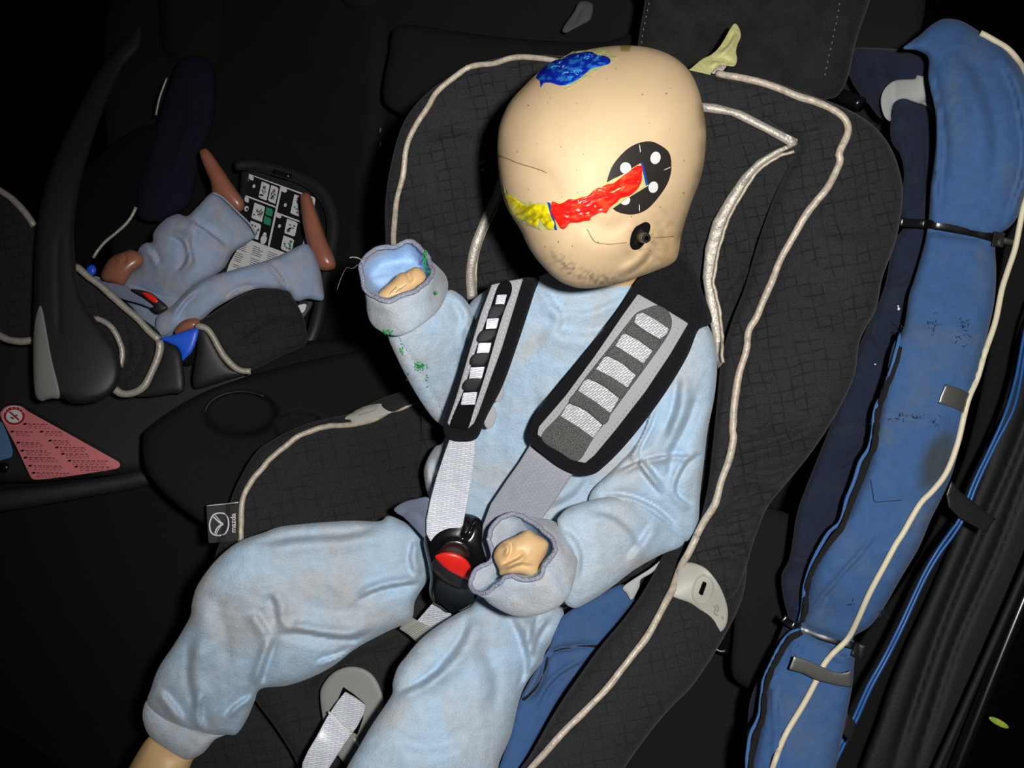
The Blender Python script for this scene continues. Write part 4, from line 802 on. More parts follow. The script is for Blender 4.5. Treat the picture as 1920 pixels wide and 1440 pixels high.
lgL = inflate('trouser_leg', [(905, 1120), (882, 1137), (850, 1154), (815, 1177), (785, 1202), (760, 1232), (745, 1252), (736, 1280), (735, 1300), (720, 1325), (695, 1362), (670, 1405), (645, 1450), (600, 1560), (880, 1560), (925, 1470), (938, 1425), (957, 1382), (966, 1347), (974, 1312), (985, 1285), (1000, 1262), (1019, 1242), (1023, 1222), (1045, 1190), (1058, 1165), (1048, 1130), (1000, 1110)],
    [(980, 1130, .965), (860, 1300, .93), (780, 1450, .91), (980, 1250, .96)], M['suit'], torso.o, k=.92, tmax=100, tb=70, step=4.6, rough=(3., 60),
    disp=folds([([(950, 1150), (975, 1200), (985, 1250), (972, 1300)], 16, 13, -1), ([(1035, 1160), (1010, 1200), (1000, 1240)], 10, 8, 1), ([(1012, 1150), (1000, 1190), (992, 1220)], 9, 7, 1), ([(880, 1150), (860, 1200), (820, 1250), (770, 1290)], 18, 9, -1), ([(738, 1300), (790, 1275), (840, 1240)], 12, 6, 1),
                ([(900, 1200), (930, 1270), (925, 1340)], 26, 6, 1), ([(740, 1380), (800, 1400), (880, 1380)], 26, 5, 1)]))
lab(lgL.o, 'pale blue trouser leg nearest the camera')

# ---------------------------------------------------------------- harness of the child seat
C4 = lambda pts: crop(640, 430, .3958, pts)
pdL = [(950, 540, .862), (900, 660, .855), (860, 800, .875)]
pR = [(1300, 480, .865), (1180, 650, .838), (1060, 860, .868)]
def pad(label, outer, grey, chan, wins, bars, D, wmat, chmat, scal=None):
    o = inflate('shoulder_pad', outer, D, M['fleece'], cs, k=.9, tmax=12, tb=8, step=5, edge=3); lab(o.o, label)
    g = inflate('pad_face', grey, near_of(o, off=0), M['pad'], o.o, k=.5, tmax=3, tb=1, step=4, sharp=True)
    c = inflate('pad_channel', chan, near_of(g, off=.5), chmat, o.o, k=.4, tmax=1.5, tb=1, step=4)
    for wq in wins:
        wv = inflate('belt_window', wq, near_of(c, off=.6), wmat, o.o, k=.15, tmax=1.2, tb=1, step=3, sharp=True)
    for bq in bars:
        inflate('pad_band', bq, near_of(c, off=1.5), chmat if chmat is not M['matte'] else M['bar'], o.o, k=.8, tmax=4, tb=1, step=3)
    return o, g, c
outR = C4([(1370, 290), (1400, 240), (1455, 180), (1530, 120), (1590, 105), (1650, 150), (1710, 290), (1755, 420), (1738, 455), (1690, 480), (1640, 600), (1545, 760), (1430, 920), (1330, 1040), (1250, 1120), (1195, 1160), (1130, 1167), (1040, 1130), (965, 1075), (905, 1025), (885, 980), (895, 930), (930, 860), (1010, 760), (1150, 590), (1290, 410)])
greyR = C4([(1405, 305), (1530, 375), (1645, 445), (1560, 590), (1440, 770), (1300, 950), (1200, 1070), (1155, 1108), (1118, 1100), (1020, 1045), (928, 972), (935, 935), (1060, 790), (1200, 600), (1330, 410)])
chR = C4([(1445, 375), (1500, 360), (1548, 388), (1566, 440), (1548, 500), (1470, 615), (1330, 805), (1195, 990), (1122, 1096), (1040, 1060), (947, 985), (1040, 870), (1150, 710), (1260, 570), (1360, 440), (1400, 395)])
winR = [C4(q) for q in ([(1398, 405), (1425, 393), (1490, 428), (1552, 470), (1545, 492), (1508, 520), (1440, 480), (1388, 442)], [(1328, 503), (1345, 493), (1410, 528), (1476, 576), (1430, 636), (1360, 590), (1295, 555)],
    [(1243, 608), (1265, 600), (1330, 635), (1396, 690), (1355, 750), (1280, 700), (1205, 665)], [(1150, 718), (1175, 708), (1245, 745), (1316, 800), (1275, 872), (1200, 815), (1120, 765)], [(1070, 830), (1090, 823), (1165, 865), (1236, 926), (1195, 990), (1120, 935), (1038, 885)])]
barR = [C4(q) for q in ([(1365, 452), (1385, 442), (1440, 482), (1510, 525), (1500, 556), (1478, 575), (1415, 525), (1348, 492)], [(1280, 562), (1300, 553), (1360, 590), (1428, 640), (1400, 690), (1330, 636), (1258, 596)],
    [(1190, 675), (1208, 664), (1280, 702), (1350, 755), (1320, 800), (1245, 742), (1168, 706)], [(1105, 775), (1122, 765), (1200, 818), (1270, 876), (1240, 925), (1165, 860), (1080, 822)])]
pr, gr_, cr_ = pad('black fleece shoulder pad with grey window panel, right one', outR, greyR, chR, winR, barR, pR, M['webw'], M['channel'])
outL = C4([(700, 255), (722, 243), (790, 236), (860, 228), (905, 226), (940, 232), (915, 300), (880, 410), (830, 560), (765, 740), (690, 885), (655, 970), (635, 995), (600, 1005), (540, 1003), (497, 985), (483, 950), (492, 890), (560, 690), (620, 480), (680, 320)])
greyL = C4([(712, 262), (780, 246), (862, 232), (820, 370), (762, 560), (700, 730), (650, 870), (628, 920), (600, 945), (550, 940), (510, 930), (502, 915), (545, 790), (600, 600), (660, 400)])
chL = C4([(735, 285), (755, 252), (785, 243), (805, 258), (806, 300), (775, 380), (740, 490), (685, 680), (630, 850), (598, 945), (560, 945), (515, 935), (525, 890), (580, 760), (640, 560), (700, 390)])
winL = [C4(q) for q in ([(738, 310), (785, 308), (772, 358), (728, 358)], [(690, 422), (748, 420), (735, 470), (683, 474)], [(650, 538), (712, 536), (700, 586), (640, 590)], [(612, 654), (680, 651), (665, 708), (604, 711)], [(578, 774), (645, 770), (633, 831), (565, 832)])]
barL = [C4(q) for q in ([(715, 362), (775, 358), (750, 412), (696, 416)], [(665, 480), (733, 474), (712, 524), (642, 532)], [(625, 594), (700, 588), (680, 640), (660, 648), (608, 640)], [(592, 712), (664, 710), (642, 760), (625, 770), (572, 756)])]
plv, gl_, cl_ = pad('black fleece shoulder pad with grey window panel, left one', outL, greyL, chL, winL, barL, pdL, M['web'], M['matte'])
for lst, gg, pp, mm in (([(1415, 330), (1340, 420), (1205, 620), (1070, 800), (945, 960)], gr_, pr, M['stitch']), ([(1600, 470), (1540, 590), (1430, 755), (1300, 925), (1180, 1070)], gr_, pr, M['stitch']), 
                    ([(730, 280), (680, 410), (620, 600), (560, 780), (512, 925)], gl_, plv, M['stitchw']), ([(845, 245), (800, 370), (745, 560), (685, 730), (610, 930)], gl_, plv, M['stitchw'])):
    q = cr(C4(lst), False, step=4.5); items = []
    for i in range(0, len(q)-1, 2): items.append((quadbar(q[i][0], q[i][1], q[i][0]*.45+q[i+1][0]*.55, q[i][1]*.45+q[i+1][1]*.55, 1.7), 0))
    plates('pad_stitching', items, near_of(gg, off=.5), [mm], pp.o, thick=.7)
for cx, cy, r in ((790, 560, 22), (775, 650, 26), (745, 770, 30), (705, 890, 34)):
    x, y = C4([(cx, cy)])[0]
    inflate('pad_tab', ell(x, y, r*.3958*.85, r*.3958*1.6, 12), [(x, y, .872)], M['pad'], plv.o, k=.4, tmax=3, step=3)
wbL = inflate('webbing', [(846, 815), (891, 812), (891, 850), (885, 900), (876, 945), (868, 985), (862, 995), (835, 1005), (808, 1018), (799, 1000), (799, 975), (806, 940), (818, 895), (833, 850)],
    [(868, 820, .885), (850, 900, .905), (830, 1000, .915)], M['web'], cs, k=.4, tmax=3, tb=2, step=4, sharp=True); lab(wbL.o, 'shiny silver webbing at the left')
wbR = inflate('webbing', [(995, 832), (1040, 850), (1080, 880), (1050, 925), (1015, 975), (980, 1015), (955, 1045), (915, 1060), (903, 1020), (905, 985), (920, 945), (950, 900), (975, 865)],
    [(1040, 860, .885), (980, 950, .90), (925, 1020, .91)], M['web2'], cs, k=.4, tmax=3, tb=2, step=4, sharp=True); lab(wbR.o, 'grey webbing at the right')
hip = inflate('hip_belt', crop(720, 880, .389, [(48, 190), (90, 160), (150, 143), (215, 138), (225, 220), (215, 345), (195, 335), (140, 275), (90, 228), (62, 212)]), [(740, 955, .955), (800, 960, .925)], M['hip'], cs, k=.4, tmax=4, step=4, disp=folds([([(745, 965), (770, 960), (800, 975)], 8, 3, 1)]))
lab(hip.o, 'slate blue belt over the hip')
C5 = lambda pts: crop(720, 880, .389, pts)
bk = inflate('buckle', C5([(192, 345), (215, 300), (280, 260), (360, 215), (410, 215), (455, 232), (478, 270), (490, 340), (495, 430), (478, 520), (465, 580), (430, 640), (375, 675), (320, 692), (275, 665), (235, 640), (218, 590), (222, 520), (212, 450), (200, 400)]),
    [(850, 960, .925), (850, 1060, .925), (850, 1150, .955)], M['gloss'], cs, k=.75, tmax=24, tb=16, step=4, edge=3,
    disp=folds([(C5([(230, 455), (280, 510), (340, 550), (395, 562)]), 3, 4), (C5([(440, 240), (410, 300), (395, 340)]), 4, 5, 1), (C5([(260, 400), (300, 355), (360, 352), (400, 380), (425, 430)]), 5, -5)]))
lab(bk.o, 'black harness buckle')
inflate('buckle_recess', C5([(262, 405), (285, 370), (320, 352), (365, 358), (400, 385), (412, 420), (370, 425), (300, 405)]), near_of(bk, off=.4), mat_plain('dark_red_recess', rgb(40, 12, 12), .5), bk.o, k=.3, tmax=1.5, tb=1, step=3)
inflate('buckle_release_block', C5([(247, 425), (262, 420), (330, 470), (415, 520), (400, 575), (370, 572), (310, 552), (250, 505), (228, 465)]), near_of(bk, off=1), M['plastic'], bk.o, k=.5, tmax=5, tb=1, step=3)
lab(inflate('red_button', C5([(246, 422), (262, 408), (300, 399), (345, 405), (385, 425), (412, 455), (424, 492), (416, 526), (398, 534), (370, 520), (320, 495), (278, 462)]), near_of(bk, off=3), M['red'], bk.o, k=.6, tmax=7, tb=2, step=3).o, 'red release button')
lab(inflate('crotch_webbing', C5([(238, 640), (280, 665), (328, 700), (300, 745), (262, 800), (150, 740), (185, 700)]), [(810, 1140, .985), (800, 1180, 1.0)], M['web'], cs, k=.4, tmax=3, step=3, sharp=True).o, 'silver crotch strap')
lab(inflate('elastic_band', C5([(122, 706), (180, 738), (245, 772), (230, 800), (165, 840), (120, 800), (72, 768), (98, 735)]), [(760, 1170, 1.0), (800, 1190, .99)], M['elastic'], cs, k=.4, tmax=4, step=3, sharp=True).o, 'beige ribbed elastic band')
C7 = lambda pts: crop(540, 1080, .25, pts)
adj = inflate('adjuster_plate', C7([(240, 900), (262, 815), (335, 727), (435, 682), (540, 685), (630, 735), (690, 830), (722, 960), (705, 1120), (640, 1290), (560, 1400), (460, 1425), (370, 1345), (300, 1210), (262, 1080)]),
    [(660, 1270, 1.02), (650, 1400, 1.01)], M['grey'], cs, k=.5, tmax=6, tb=12, step=4); lab(adj.o, 'grey egg-shaped adjuster plate')
plates('adjuster_slot', [(C7([(415, 832), (500, 890), (583, 962), (560, 1080), (520, 1190), (440, 1150), (350, 1060), (372, 930)]), 0, 1)], near_of(adj, off=.5), [M['dark']], adj.o)
plates('adjuster_mark', [(cr(C7([(492, 1222), (505, 1218), (530, 1250), (541, 1280), (528, 1285), (505, 1260)]), True, step=3), 0, 1)], near_of(adj, off=.5), [M['white']], adj.o)
stp = inflate('adjuster_strap', C7([(430, 866), (510, 912), (584, 966), (572, 1030), (520, 1130), (440, 1240), (370, 1345), (310, 1440), (240, 1640), (80, 1640), (108, 1400), (150, 1310), (210, 1210), (290, 1060), (370, 940)]),
    [(665, 1310, 1.005), (620, 1370, .97), (580, 1470, .97)], M['web'], cs, k=.4, tmax=3, tb=2, step=4, sharp=True); lab(stp.o, 'silver adjuster strap with white stitch line')
tube('strap_stitch', C7([(305, 1022), (345, 1055), (375, 1092), (400, 1120), (440, 1148), (478, 1168)]), 2.6, M['white'], stp.o, D=near_of(stp, off=1), n=8, wob=1, wobs=8)

# ---------------------------------------------------------------- infant carrier
ic = thing('infant_carrier', 'black rear-facing infant carrier with curved handle holding the small dummy', 'infant carrier', tuple(P(250, 720, 1.33)))
K1 = lambda pts: crop(0, 240, .375, pts); K3 = lambda pts: crop(0, 0, .375, pts)
shell = inflate('shell', [(-80, 420), (60, 440), (170, 520), (300, 600), (420, 640), (480, 720), (420, 800), (330, 840), (280, 880), (120, 900), (0, 905), (-90, 905)],
    [(0, 500, 1.36), (0, 850, 1.30), (400, 720, 1.31), (200, 700, 1.32)], M['plastic'], ic, k=.5, tmax=28, tb=60, step=9)
rimsh = inflate('shell_rim', [(-80, 925), (0, 918), (120, 905), (230, 888), (275, 876), (285, 895), (270, 912), (150, 935), (0, 960), (-80, 965)], [(0, 940, 1.28), (270, 895, 1.30)], M['plastic'], ic, k=.8, tmax=14, step=6)
cov = inflate('cover_head_end', [(-80, 330), (0, 355), (40, 385), (75, 430), (150, 500), (190, 535), (240, 580), (300, 625), (296, 680), (270, 725), (235, 743), (212, 735), (220, 690), (200, 650), (64, 638), (20, 640), (-80, 625)],
    [(0, 450, 1.27), (150, 560, 1.24), (270, 690, 1.22), (0, 620, 1.26)], M['coverlo'], ic, k=.55, tmax=30, step=6, disp=folds([([(250, 610), (262, 660), (240, 710)], 7, 6, 1), ([(230, 610), (240, 660), (228, 720)], 6, 5, 1)]))
inn = inflate('inner_liner', [(150, 330), (240, 250), (300, 240), (330, 330), (270, 395), (230, 425), (200, 455), (170, 500), (200, 560), (260, 600), (330, 620), (420, 600), (500, 540), (560, 560), (520, 640), (380, 690), (260, 640), (150, 560), (120, 450)],
    [(200, 400, 1.48), (300, 600, 1.40), (500, 580, 1.36)], M['matte'], ic, k=.4, tmax=20, step=9)
foot = inflate('cover_foot_end', K1([(975, 985), (1060, 925), (1130, 880), (1200, 838), (1290, 808), (1400, 805), (1465, 850), (1510, 930), (1530, 1000), (1527, 1080), (1400, 1145), (1255, 1215), (1215, 1222), (1160, 1190), (1115, 1135), (1070, 1060), (1030, 1010)]),
    [(400, 620, 1.24), (560, 620, 1.28), (480, 690, 1.25)], M['coverlo'], ic, k=.8, tmax=34, step=5, disp=folds([([(440, 640), (500, 600), (560, 590)], 12, 5, 1)]))
inflate('shell_corner', K1([(985, 1000), (1035, 1005), (1075, 1070), (1115, 1140), (1160, 1195), (1250, 1222), (1130, 1262), (1000, 1300), (968, 1290), (965, 1230), (985, 1100)]), [(380, 640, 1.225), (440, 710, 1.235)], M['plastic'], ic, k=.6, tmax=16, step=5)
inflate('shell_corner', K1([(795, 1060), (850, 1075), (890, 1100), (912, 1160), (920, 1310), (850, 1330), (740, 1345), (680, 1335), (740, 1250), (790, 1150)]), [(300, 650, 1.225), (330, 730, 1.22)], M['plastic'], ic, k=.6, tmax=16, step=5)
inflate('shell_gap', K1([(880, 1090), (990, 1060), (985, 1120), (965, 1180), (915, 1180)]), 1.26, M['matte'], ic, k=.4, tmax=8, step=5)
lab(inflate('belt_guide', K1([(805, 1052), (880, 1030), (985, 1000), (986, 1055), (960, 1120), (930, 1150), (912, 1165), (904, 1130), (885, 1095), (845, 1075)]), [(340, 640, 1.215)], M['clipblue'], ic, k=.6, tmax=8, step=4).o, 'bright blue belt guide')
lab(inflate('belt_guide', ell(171, 507, 9.5, 11, 20), 1.34, M['clipblue'], ic, k=.8, step=4).o, 'blue belt guide on the far side')
# trims
for q, r, d in ((K1([(-40, 290), (0, 315), (55, 350), (105, 400), (150, 455), (172, 490)]), 6.5, 1.25), (K1([(380, 690), (430, 735), (500, 785), (570, 850), (650, 920), (700, 965), (745, 1015), (795, 1060)]), 6.5, 1.20), (K1([(795, 1062), (798, 1100), (785, 1160), (755, 1230), (720, 1290), (680, 1320), (640, 1332), (600, 1325), (568, 1300)]), 7, 1.185),
                (K1([(470, 950), (510, 962), (550, 990), (585, 1040), (606, 1090), (612, 1140), (600, 1195)]), 5.5, 1.20), (K1([(-30, 1025), (0, 1040), (50, 1060), (110, 1068), (172, 1062)]), 7, 1.22), (K1([(980, 988), (1030, 1003), (1065, 1040), (1090, 1090), (1120, 1140), (1160, 1185), (1205, 1212), (1255, 1218)]), 6, 1.212),
                (K3([(680, 1035), (660, 1080), (630, 1120), (580, 1165), (530, 1205), (490, 1250), (465, 1290)]), 3, 1.40)):
    tube('piping', q, r, M['silver'], ic, D=d, n=12, wob=1.2)
fr = tube('base_frame', K1([(1180, 190), (1260, 185), (1370, 205), (1480, 240), (1570, 285), (1630, 350), (1662, 430), (1668, 520), (1650, 640), (1620, 760), (1600, 900), (1570, 1020), (1530, 1100)]), [10, 11, 12, 12, 13, 13, 13, 13, 13, 13, 13, 13, 13], M['plastic'], ic, D=[(450, 310, 1.42), (620, 420, 1.385), (590, 630, 1.34)], n=16)
lab(tube('carry_slot', K1([(1370, 220), (1410, 232), (1455, 245)]), 5, M['gloss'], ic, D=1.37, n=12, sq=.5), 'glossy slot in the base frame')
# instruction label
LD = [(470, 330, 1.43), (600, 400, 1.41), (450, 520, 1.38), (580, 560, 1.37)]
lb = inflate('label_board', K1([(1225, 190), (1400, 200), (1600, 300), (1640, 400), (1640, 600), (1560, 900), (1400, 1000), (1050, 800), (1110, 640), (1180, 500), (1200, 300)]), lambda x, y: field(LD)(x, y)+.012, M['plastic'], ic, k=.4, tmax=8, step=7)
it = [([(467, 326), (592, 371), (577, 466), (545, 512), (424, 512), (430, 494), (455, 450), (459, 389)], 0)]
EX = lambda u, v: (468+u*118+v*(-24)*1.0, 328+u*44+v*112)      # label axes
def box(u0, v0, u1, v1, mi, lift=1): it.append(([EX(u0, v0), EX(u1, v0), EX(u1, v1), EX(u0, v1)], mi, lift))
box(.0, .0, 1., 1.02, 1, .5)
box(.49, .0, .52, 1.0, 0, 1.2); box(.0, .335, .5, .36, 0, 1.2); box(.5, .42, 1., .445, 0, 1.2)
box(.0, 1.0, 1.0, 1.05, 0, 1.2); box(0, 0, .07, .07, 0, 1.2); box(.51, 0, .6, .07, 0, 1.2); box(.0, .36, .07, .44, 0, 1.2); box(.51, .44, .6, .5, 0, 1.2)
for b in ((.2, .03, .33, .3), (.35, .03, .47, .3), (.72, .04, .88, .36), (.9, .02, .99, .1), (.16, .4, .33, .66), (.16, .7, .33, .96), (.69, .46, .86, .7), (.69, .74, .86, .97)): box(*b, 0, 1.4)
for b in ((.35, .4, .46, .52), (.35, .55, .46, .67)): box(*b, 2, 1.6)
for i in range(60):
    bx = ((.2, .33, .03, .3), (.35, .47, .03, .3), (.72, .88, .04, .36), (.16, .33, .4, .66), (.16, .33, .7, .96), (.69, .86, .46, .7), (.69, .86, .74, .97))[i % 7]
    u = R1.uniform(bx[0]+.03, bx[1]-.03); v = R1.uniform(bx[2]+.05, bx[3]-.05); x, y = EX(u, v)
    it.append((ell(x, y, R1.uniform(1.5, 5), R1.uniform(1, 2.6), R1.uniform(0, 180), 8), R1.choice([3, 3, 3, 2, 1]), 1.9))
for cu, cv, r in ((.06, .54, .045), (.41, .84, .04), (.62, .26, .03), (.6, .62, .03), (.1, .15, .03)):
    x, y = EX(cu, cv); it.append((ell(x, y, r*90, r*120, 15, 10), 0, 1.8)); it.append((ell(x+1, y+1, r*50, r*60, 15, 8), 1, 2.2)) if r > .04 else None
x, y = EX(.41, .92); it.append((ell(x, y, 6, 9, 15, 10), 0, 1.8))
for c in range(4):
    for r in range(14):
        u0 = .02+c*.24; v0 = 1.08+r*.033
        if r % 6 == 5: continue
        a = EX(u0-r*.0, v0); b = EX(u0+.2*R1.uniform(.7, 1), v0)
        if a[1] < 512 and a[0] > 425+max(0, (500-a[1]))*.35 and b[0] < 590: it.append((quadbar(a[0], a[1], b[0], b[1], 1.3), 3, 1.2))
lab(plates('instruction_label', it, LD, [M['labelw'], M['blackl'], M['labelg'], M['labelk']], ic, thick=.6), 'white and black pictogram instruction label')
lab(plates('sticker', [(cr(K1([(1485, 890), (1530, 880), (1525, 910), (1510, 925), (1490, 910)]), True, step=4), 0)], 1.30, [M['labelw']], ic), 'small white sticker')
# pink airbag warning label
shD = near_of(shell, off=3)
PT = lambda pts: crop(0, 700, .25, pts)
pk = [(cr(PT([(8, 330), (15, 280), (50, 248), (110, 240), (165, 250), (230, 295), (500, 445), (830, 630), (885, 660), (903, 690), (880, 712), (820, 725), (560, 765), (300, 796), (250, 790), (225, 765), (120, 545)]), True, step=5), 1, 0)]
pk = [(cr(PT([(-4, 330), (5, 270), (45, 235), (110, 226), (180, 238), (330, 325), (600, 475), (850, 610), (905, 650), (922, 695), (890, 732), (560, 785), (300, 815), (238, 805), (208, 770), (100, 545)]), True, step=5), 4, 0),
      (pk[0][0], 0, 1)]
pk += [(ell(*PT([(105, 318)])[0], 21.5, 18.6, 0), 2, 2), (ell(*PT([(107, 320)])[0], 20.5, 17.5, 0), 1, 2.5), (ell(*PT([(107, 322)])[0], 15.5, 12.5, 0), 2, 3)]
pk += [(ell(*PT([(92, 335)])[0], 4, 2.2, 20, 8), 3, 3.5), (ell(*PT([(120, 318)])[0], 4, 2, -40, 8), 3, 3.5), (quadbar(17, 771, 37, 789, 3.2), 1, 4)]
for r, (yy, cols) in enumerate([(380, [(175, 380)]), (437, [(80, 265), (300, 500)]), (505, [(365, 545)]), (520, [(125, 340)]), (555, [(415, 650)]), (580, [(155, 390)]), (604, [(460, 700)]), (632, [(180, 440)]), (655, [(510, 820)]), (693, [(215, 480)]), (700, [(560, 855)]), (747, [(240, 545)])]):
    for (xa, xb) in cols:
        x, y = PT([(xa+12, yy)])[0]; pk.append((ell(x, y, 4.6, 2.2, -10, 8), 4, 2))
        for li in range(3):
            x0, y0 = PT([(xa+35+R1.uniform(-3, 3), yy+li*14)])[0]; x1, y1 = PT([(xb-R1.uniform(0, 40), yy+4+li*14)])[0]
            px_ = x0
            while px_ < x1-3:
                wl_ = R1.uniform(3, 10); e_ = min(x1, px_+wl_); yy0 = y0+(px_-x0)/(x1-x0)*(y1-y0)
                pk.append((quadbar(px_, yy0, e_, yy0+.2, 1.9 if li == 0 else 1.2), 3, 2)); px_ = e_+1.6
lab(plates('warning_label', pk, shD, [M['pink'], M['signred'], M['white'], mat_plain('label_text', rgb(96, 50, 54), .6), M['blackl']], ic, thick=.6), 'pink triangular airbag warning label')
for i, ch in enumerate('AIRBAG'):
    a = math.radians(-145+i*22); cx, cy = 26.7+17.6*math.cos(a), 780+14.6*math.sin(a)
    text_mesh('sign_letter', ch, (cx-1.6*math.cos(a+math.pi/2), cy-1.6*math.sin(a+math.pi/2)+1), (4.6*math.cos(a+math.pi/2), 4.6*math.sin(a+math.pi/2)), (4.6*math.cos(a), 4.6*math.sin(a)), shD, M['white'], ic, lift=4.5)
lab(plates('warning_label', [(cr([(-60, 780), (-5, 788), (8, 800), (22, 838), (23, 852), (12, 860), (-60, 868)], True, step=6), 0, 0)], shD, [M['lblue']], ic), 'blue label at the frame edge')
lab(inflate('knob', ell(6, 877, 15, 13), 1.285, M['gloss'], ic, k=1, step=4).o, 'small glossy black knob')
# handle
hn = inflate('handle', K3([(700, 120), (620, 200), (560, 270), (480, 370), (400, 520), (330, 660), (275, 790), (225, 930), (195, 1060), (178, 1200), (170, 1400), (166, 1560), (163, 1740), (170, 1950), (182, 1995), (230, 2000), (300, 1988), (360, 2012), (430, 2015), (520, 1992), (580, 1940), (606, 1860), (590, 1760), (545, 1680), (480, 1600), (430, 1520), (398, 1440), (380, 1340), (370, 1180), (378, 1060), (400, 930), (440, 780), (500, 600), (560, 450), (620, 330), (700, 230)]),
    [(230, 80, 1.32), (100, 350, 1.20), (110, 550, 1.16), (150, 720, 1.14)], M['plastic'], ic, k=.85, tmax=26, step=5,
    disp=folds([(K3([(300, 1700), (290, 1500), (288, 1300), (292, 1150)]), 4, 3)]))
lab(inflate('handle_insert', K1([(198, 888), (214, 915), (228, 985), (258, 1150), (300, 1338), (255, 1352), (208, 1366), (182, 1345), (170, 1290), (164, 1140), (172, 980)]), lambda x, y: hn.front(x, y)*.999, M['grey'], ic, k=.4, tmax=3, step=4).o, 'grey wedge on the handle end')

# ---------------------------------------------------------------- the small crash test dummy
im = thing('infant_crash_test_dummy', 'small brown vinyl crash test dummy in mottled blue suit lying in the infant carrier', 'crash test dummy', tuple(P(300, 600, 1.36)))
ibody = inflate('infant_suit', K1([(600, 800), (650, 700), (760, 720), (900, 850), (900, 980), (860, 1035), (800, 1050), (750, 1015), (690, 950), (640, 880), (470, 760), (500, 745)]), [(250, 560, 1.33), (310, 620, 1.29)], M['isuit'], im, k=.7, tmax=24, step=5)
lg1 = inflate('suit_leg', K1([(600, 795), (640, 740), (700, 690), (688, 640), (693, 605), (725, 575), (762, 570), (765, 530), (790, 490), (835, 450), (890, 430), (935, 440), (985, 395), (1060, 322), (1105, 338), (1180, 410), (1245, 475), (1280, 528), (1260, 560), (1170, 620), (1125, 695), (1070, 740), (970, 800), (885, 890), (835, 930), (800, 870), (740, 830), (680, 810)]),
    [(260, 530, 1.33), (340, 480, 1.29), (440, 420, 1.32)], M['isuit'], ibody.o, k=.85, tmax=44, step=4, rough=(1.8, 26),
    disp=folds([(K1([(950, 450), (1010, 490), (1080, 540), (1140, 590)]), 6, 6, 1), (K1([(840, 540), (900, 570), (930, 640), (880, 720)]), 8, 6, -1), (K1([(720, 590), (770, 620), (800, 680)]), 6, 5, 1), (K1([(980, 500), (960, 600), (1000, 700)]), 9, 4, 1)]))
lg2 = inflate('suit_leg', K1([(780, 1020), (785, 945), (860, 890), (950, 805), (1050, 745), (1180, 705), (1340, 660), (1430, 622), (1520, 580), (1562, 612), (1598, 700), (1615, 790), (1615, 860), (1540, 855), (1480, 865), (1430, 815), (1300, 803), (1200, 835), (1080, 900), (1000, 965), (900, 1005), (840, 1035), (800, 1040)]),
    [(310, 610, 1.27), (450, 530, 1.26), (590, 510, 1.30)], M['isuit'], ibody.o, k=.85, tmax=44, step=4, rough=(1.8, 26),
    disp=folds([(K1([(1340, 665), (1390, 710), (1430, 770), (1440, 810)]), 5, 5, 1), (K1([(1120, 860), (1180, 810), (1290, 790)]), 6, 6, 1), (K1([(880, 960), (930, 880), (1000, 820)]), 7, 5, -1)]))
tube('suit_hem', K1([(1062, 325), (1110, 345), (1180, 412), (1248, 480), (1278, 530)]), 2, M['isuit'], lg1.o, D=1.30, n=8)
def limb(name, pts, D, label, disp=None):
    o = inflate(name, pts, D, M['brown'], im, k=1.05, step=3, disp=disp); lab(o.o, label); return o
limb('foot', K1([(998, 125), (1008, 107), (1030, 103), (1055, 125), (1105, 195), (1165, 285), (1208, 345), (1222, 380), (1214, 408), (1190, 418), (1150, 400), (1100, 350), (1062, 325), (1052, 270), (1015, 180)]), [(385, 300, 1.34), (450, 380, 1.34)], 'brown vinyl foot at the left')
limb('foot', K1([(1502, 350), (1512, 328), (1530, 323), (1552, 340), (1590, 440), (1630, 550), (1670, 640), (1680, 685), (1665, 708), (1610, 712), (1570, 680), (1540, 590), (1515, 480)]), [(572, 380, 1.33), (620, 490, 1.32)], 'brown vinyl foot at the right')
limb('hand', K1([(505, 735), (530, 675), (565, 640), (610, 622), (655, 608), (700, 625), (720, 658), (705, 690), (665, 720), (615, 790), (560, 775), (520, 765)]), [(230, 500, 1.30)], 'brown vinyl hand at the carrier middle', folds([(K1([(610, 625), (625, 650), (622, 680)]), 3, 5), (K1([(560, 650), (580, 680)]), 3, 2)]))
limb('hand', K1([(872, 1020), (895, 980), (935, 955), (985, 952), (1000, 975), (985, 1003), (930, 1020), (890, 1030)]), [(350, 610, 1.235)], 'brown vinyl hand beside the blue guide')
inflate('harness_strap', K1([(480, 745), (520, 768), (580, 778), (650, 800), (740, 850), (800, 895), (770, 905), (700, 880), (600, 850), (540, 800)]), [(200, 530, 1.28), (290, 570, 1.25)], M['hip'], ic, k=.4, tmax=4, step=4)
ib = inflate('harness_buckle', K1([(655, 808), (690, 808), (750, 822), (790, 850), (838, 893), (830, 912), (790, 928), (755, 900), (770, 890), (720, 850)]), [(290, 570, 1.235)], M['plastic'], ic, k=.8, tmax=10, step=3)
lab(inflate('red_button', K1([(712, 825), (730, 820), (760, 832), (785, 852), (790, 868), (775, 876), (745, 858)]), near_of(ib, off=2), M['red'], ib.o, k=.6, tmax=3, step=2).o, 'red release button')

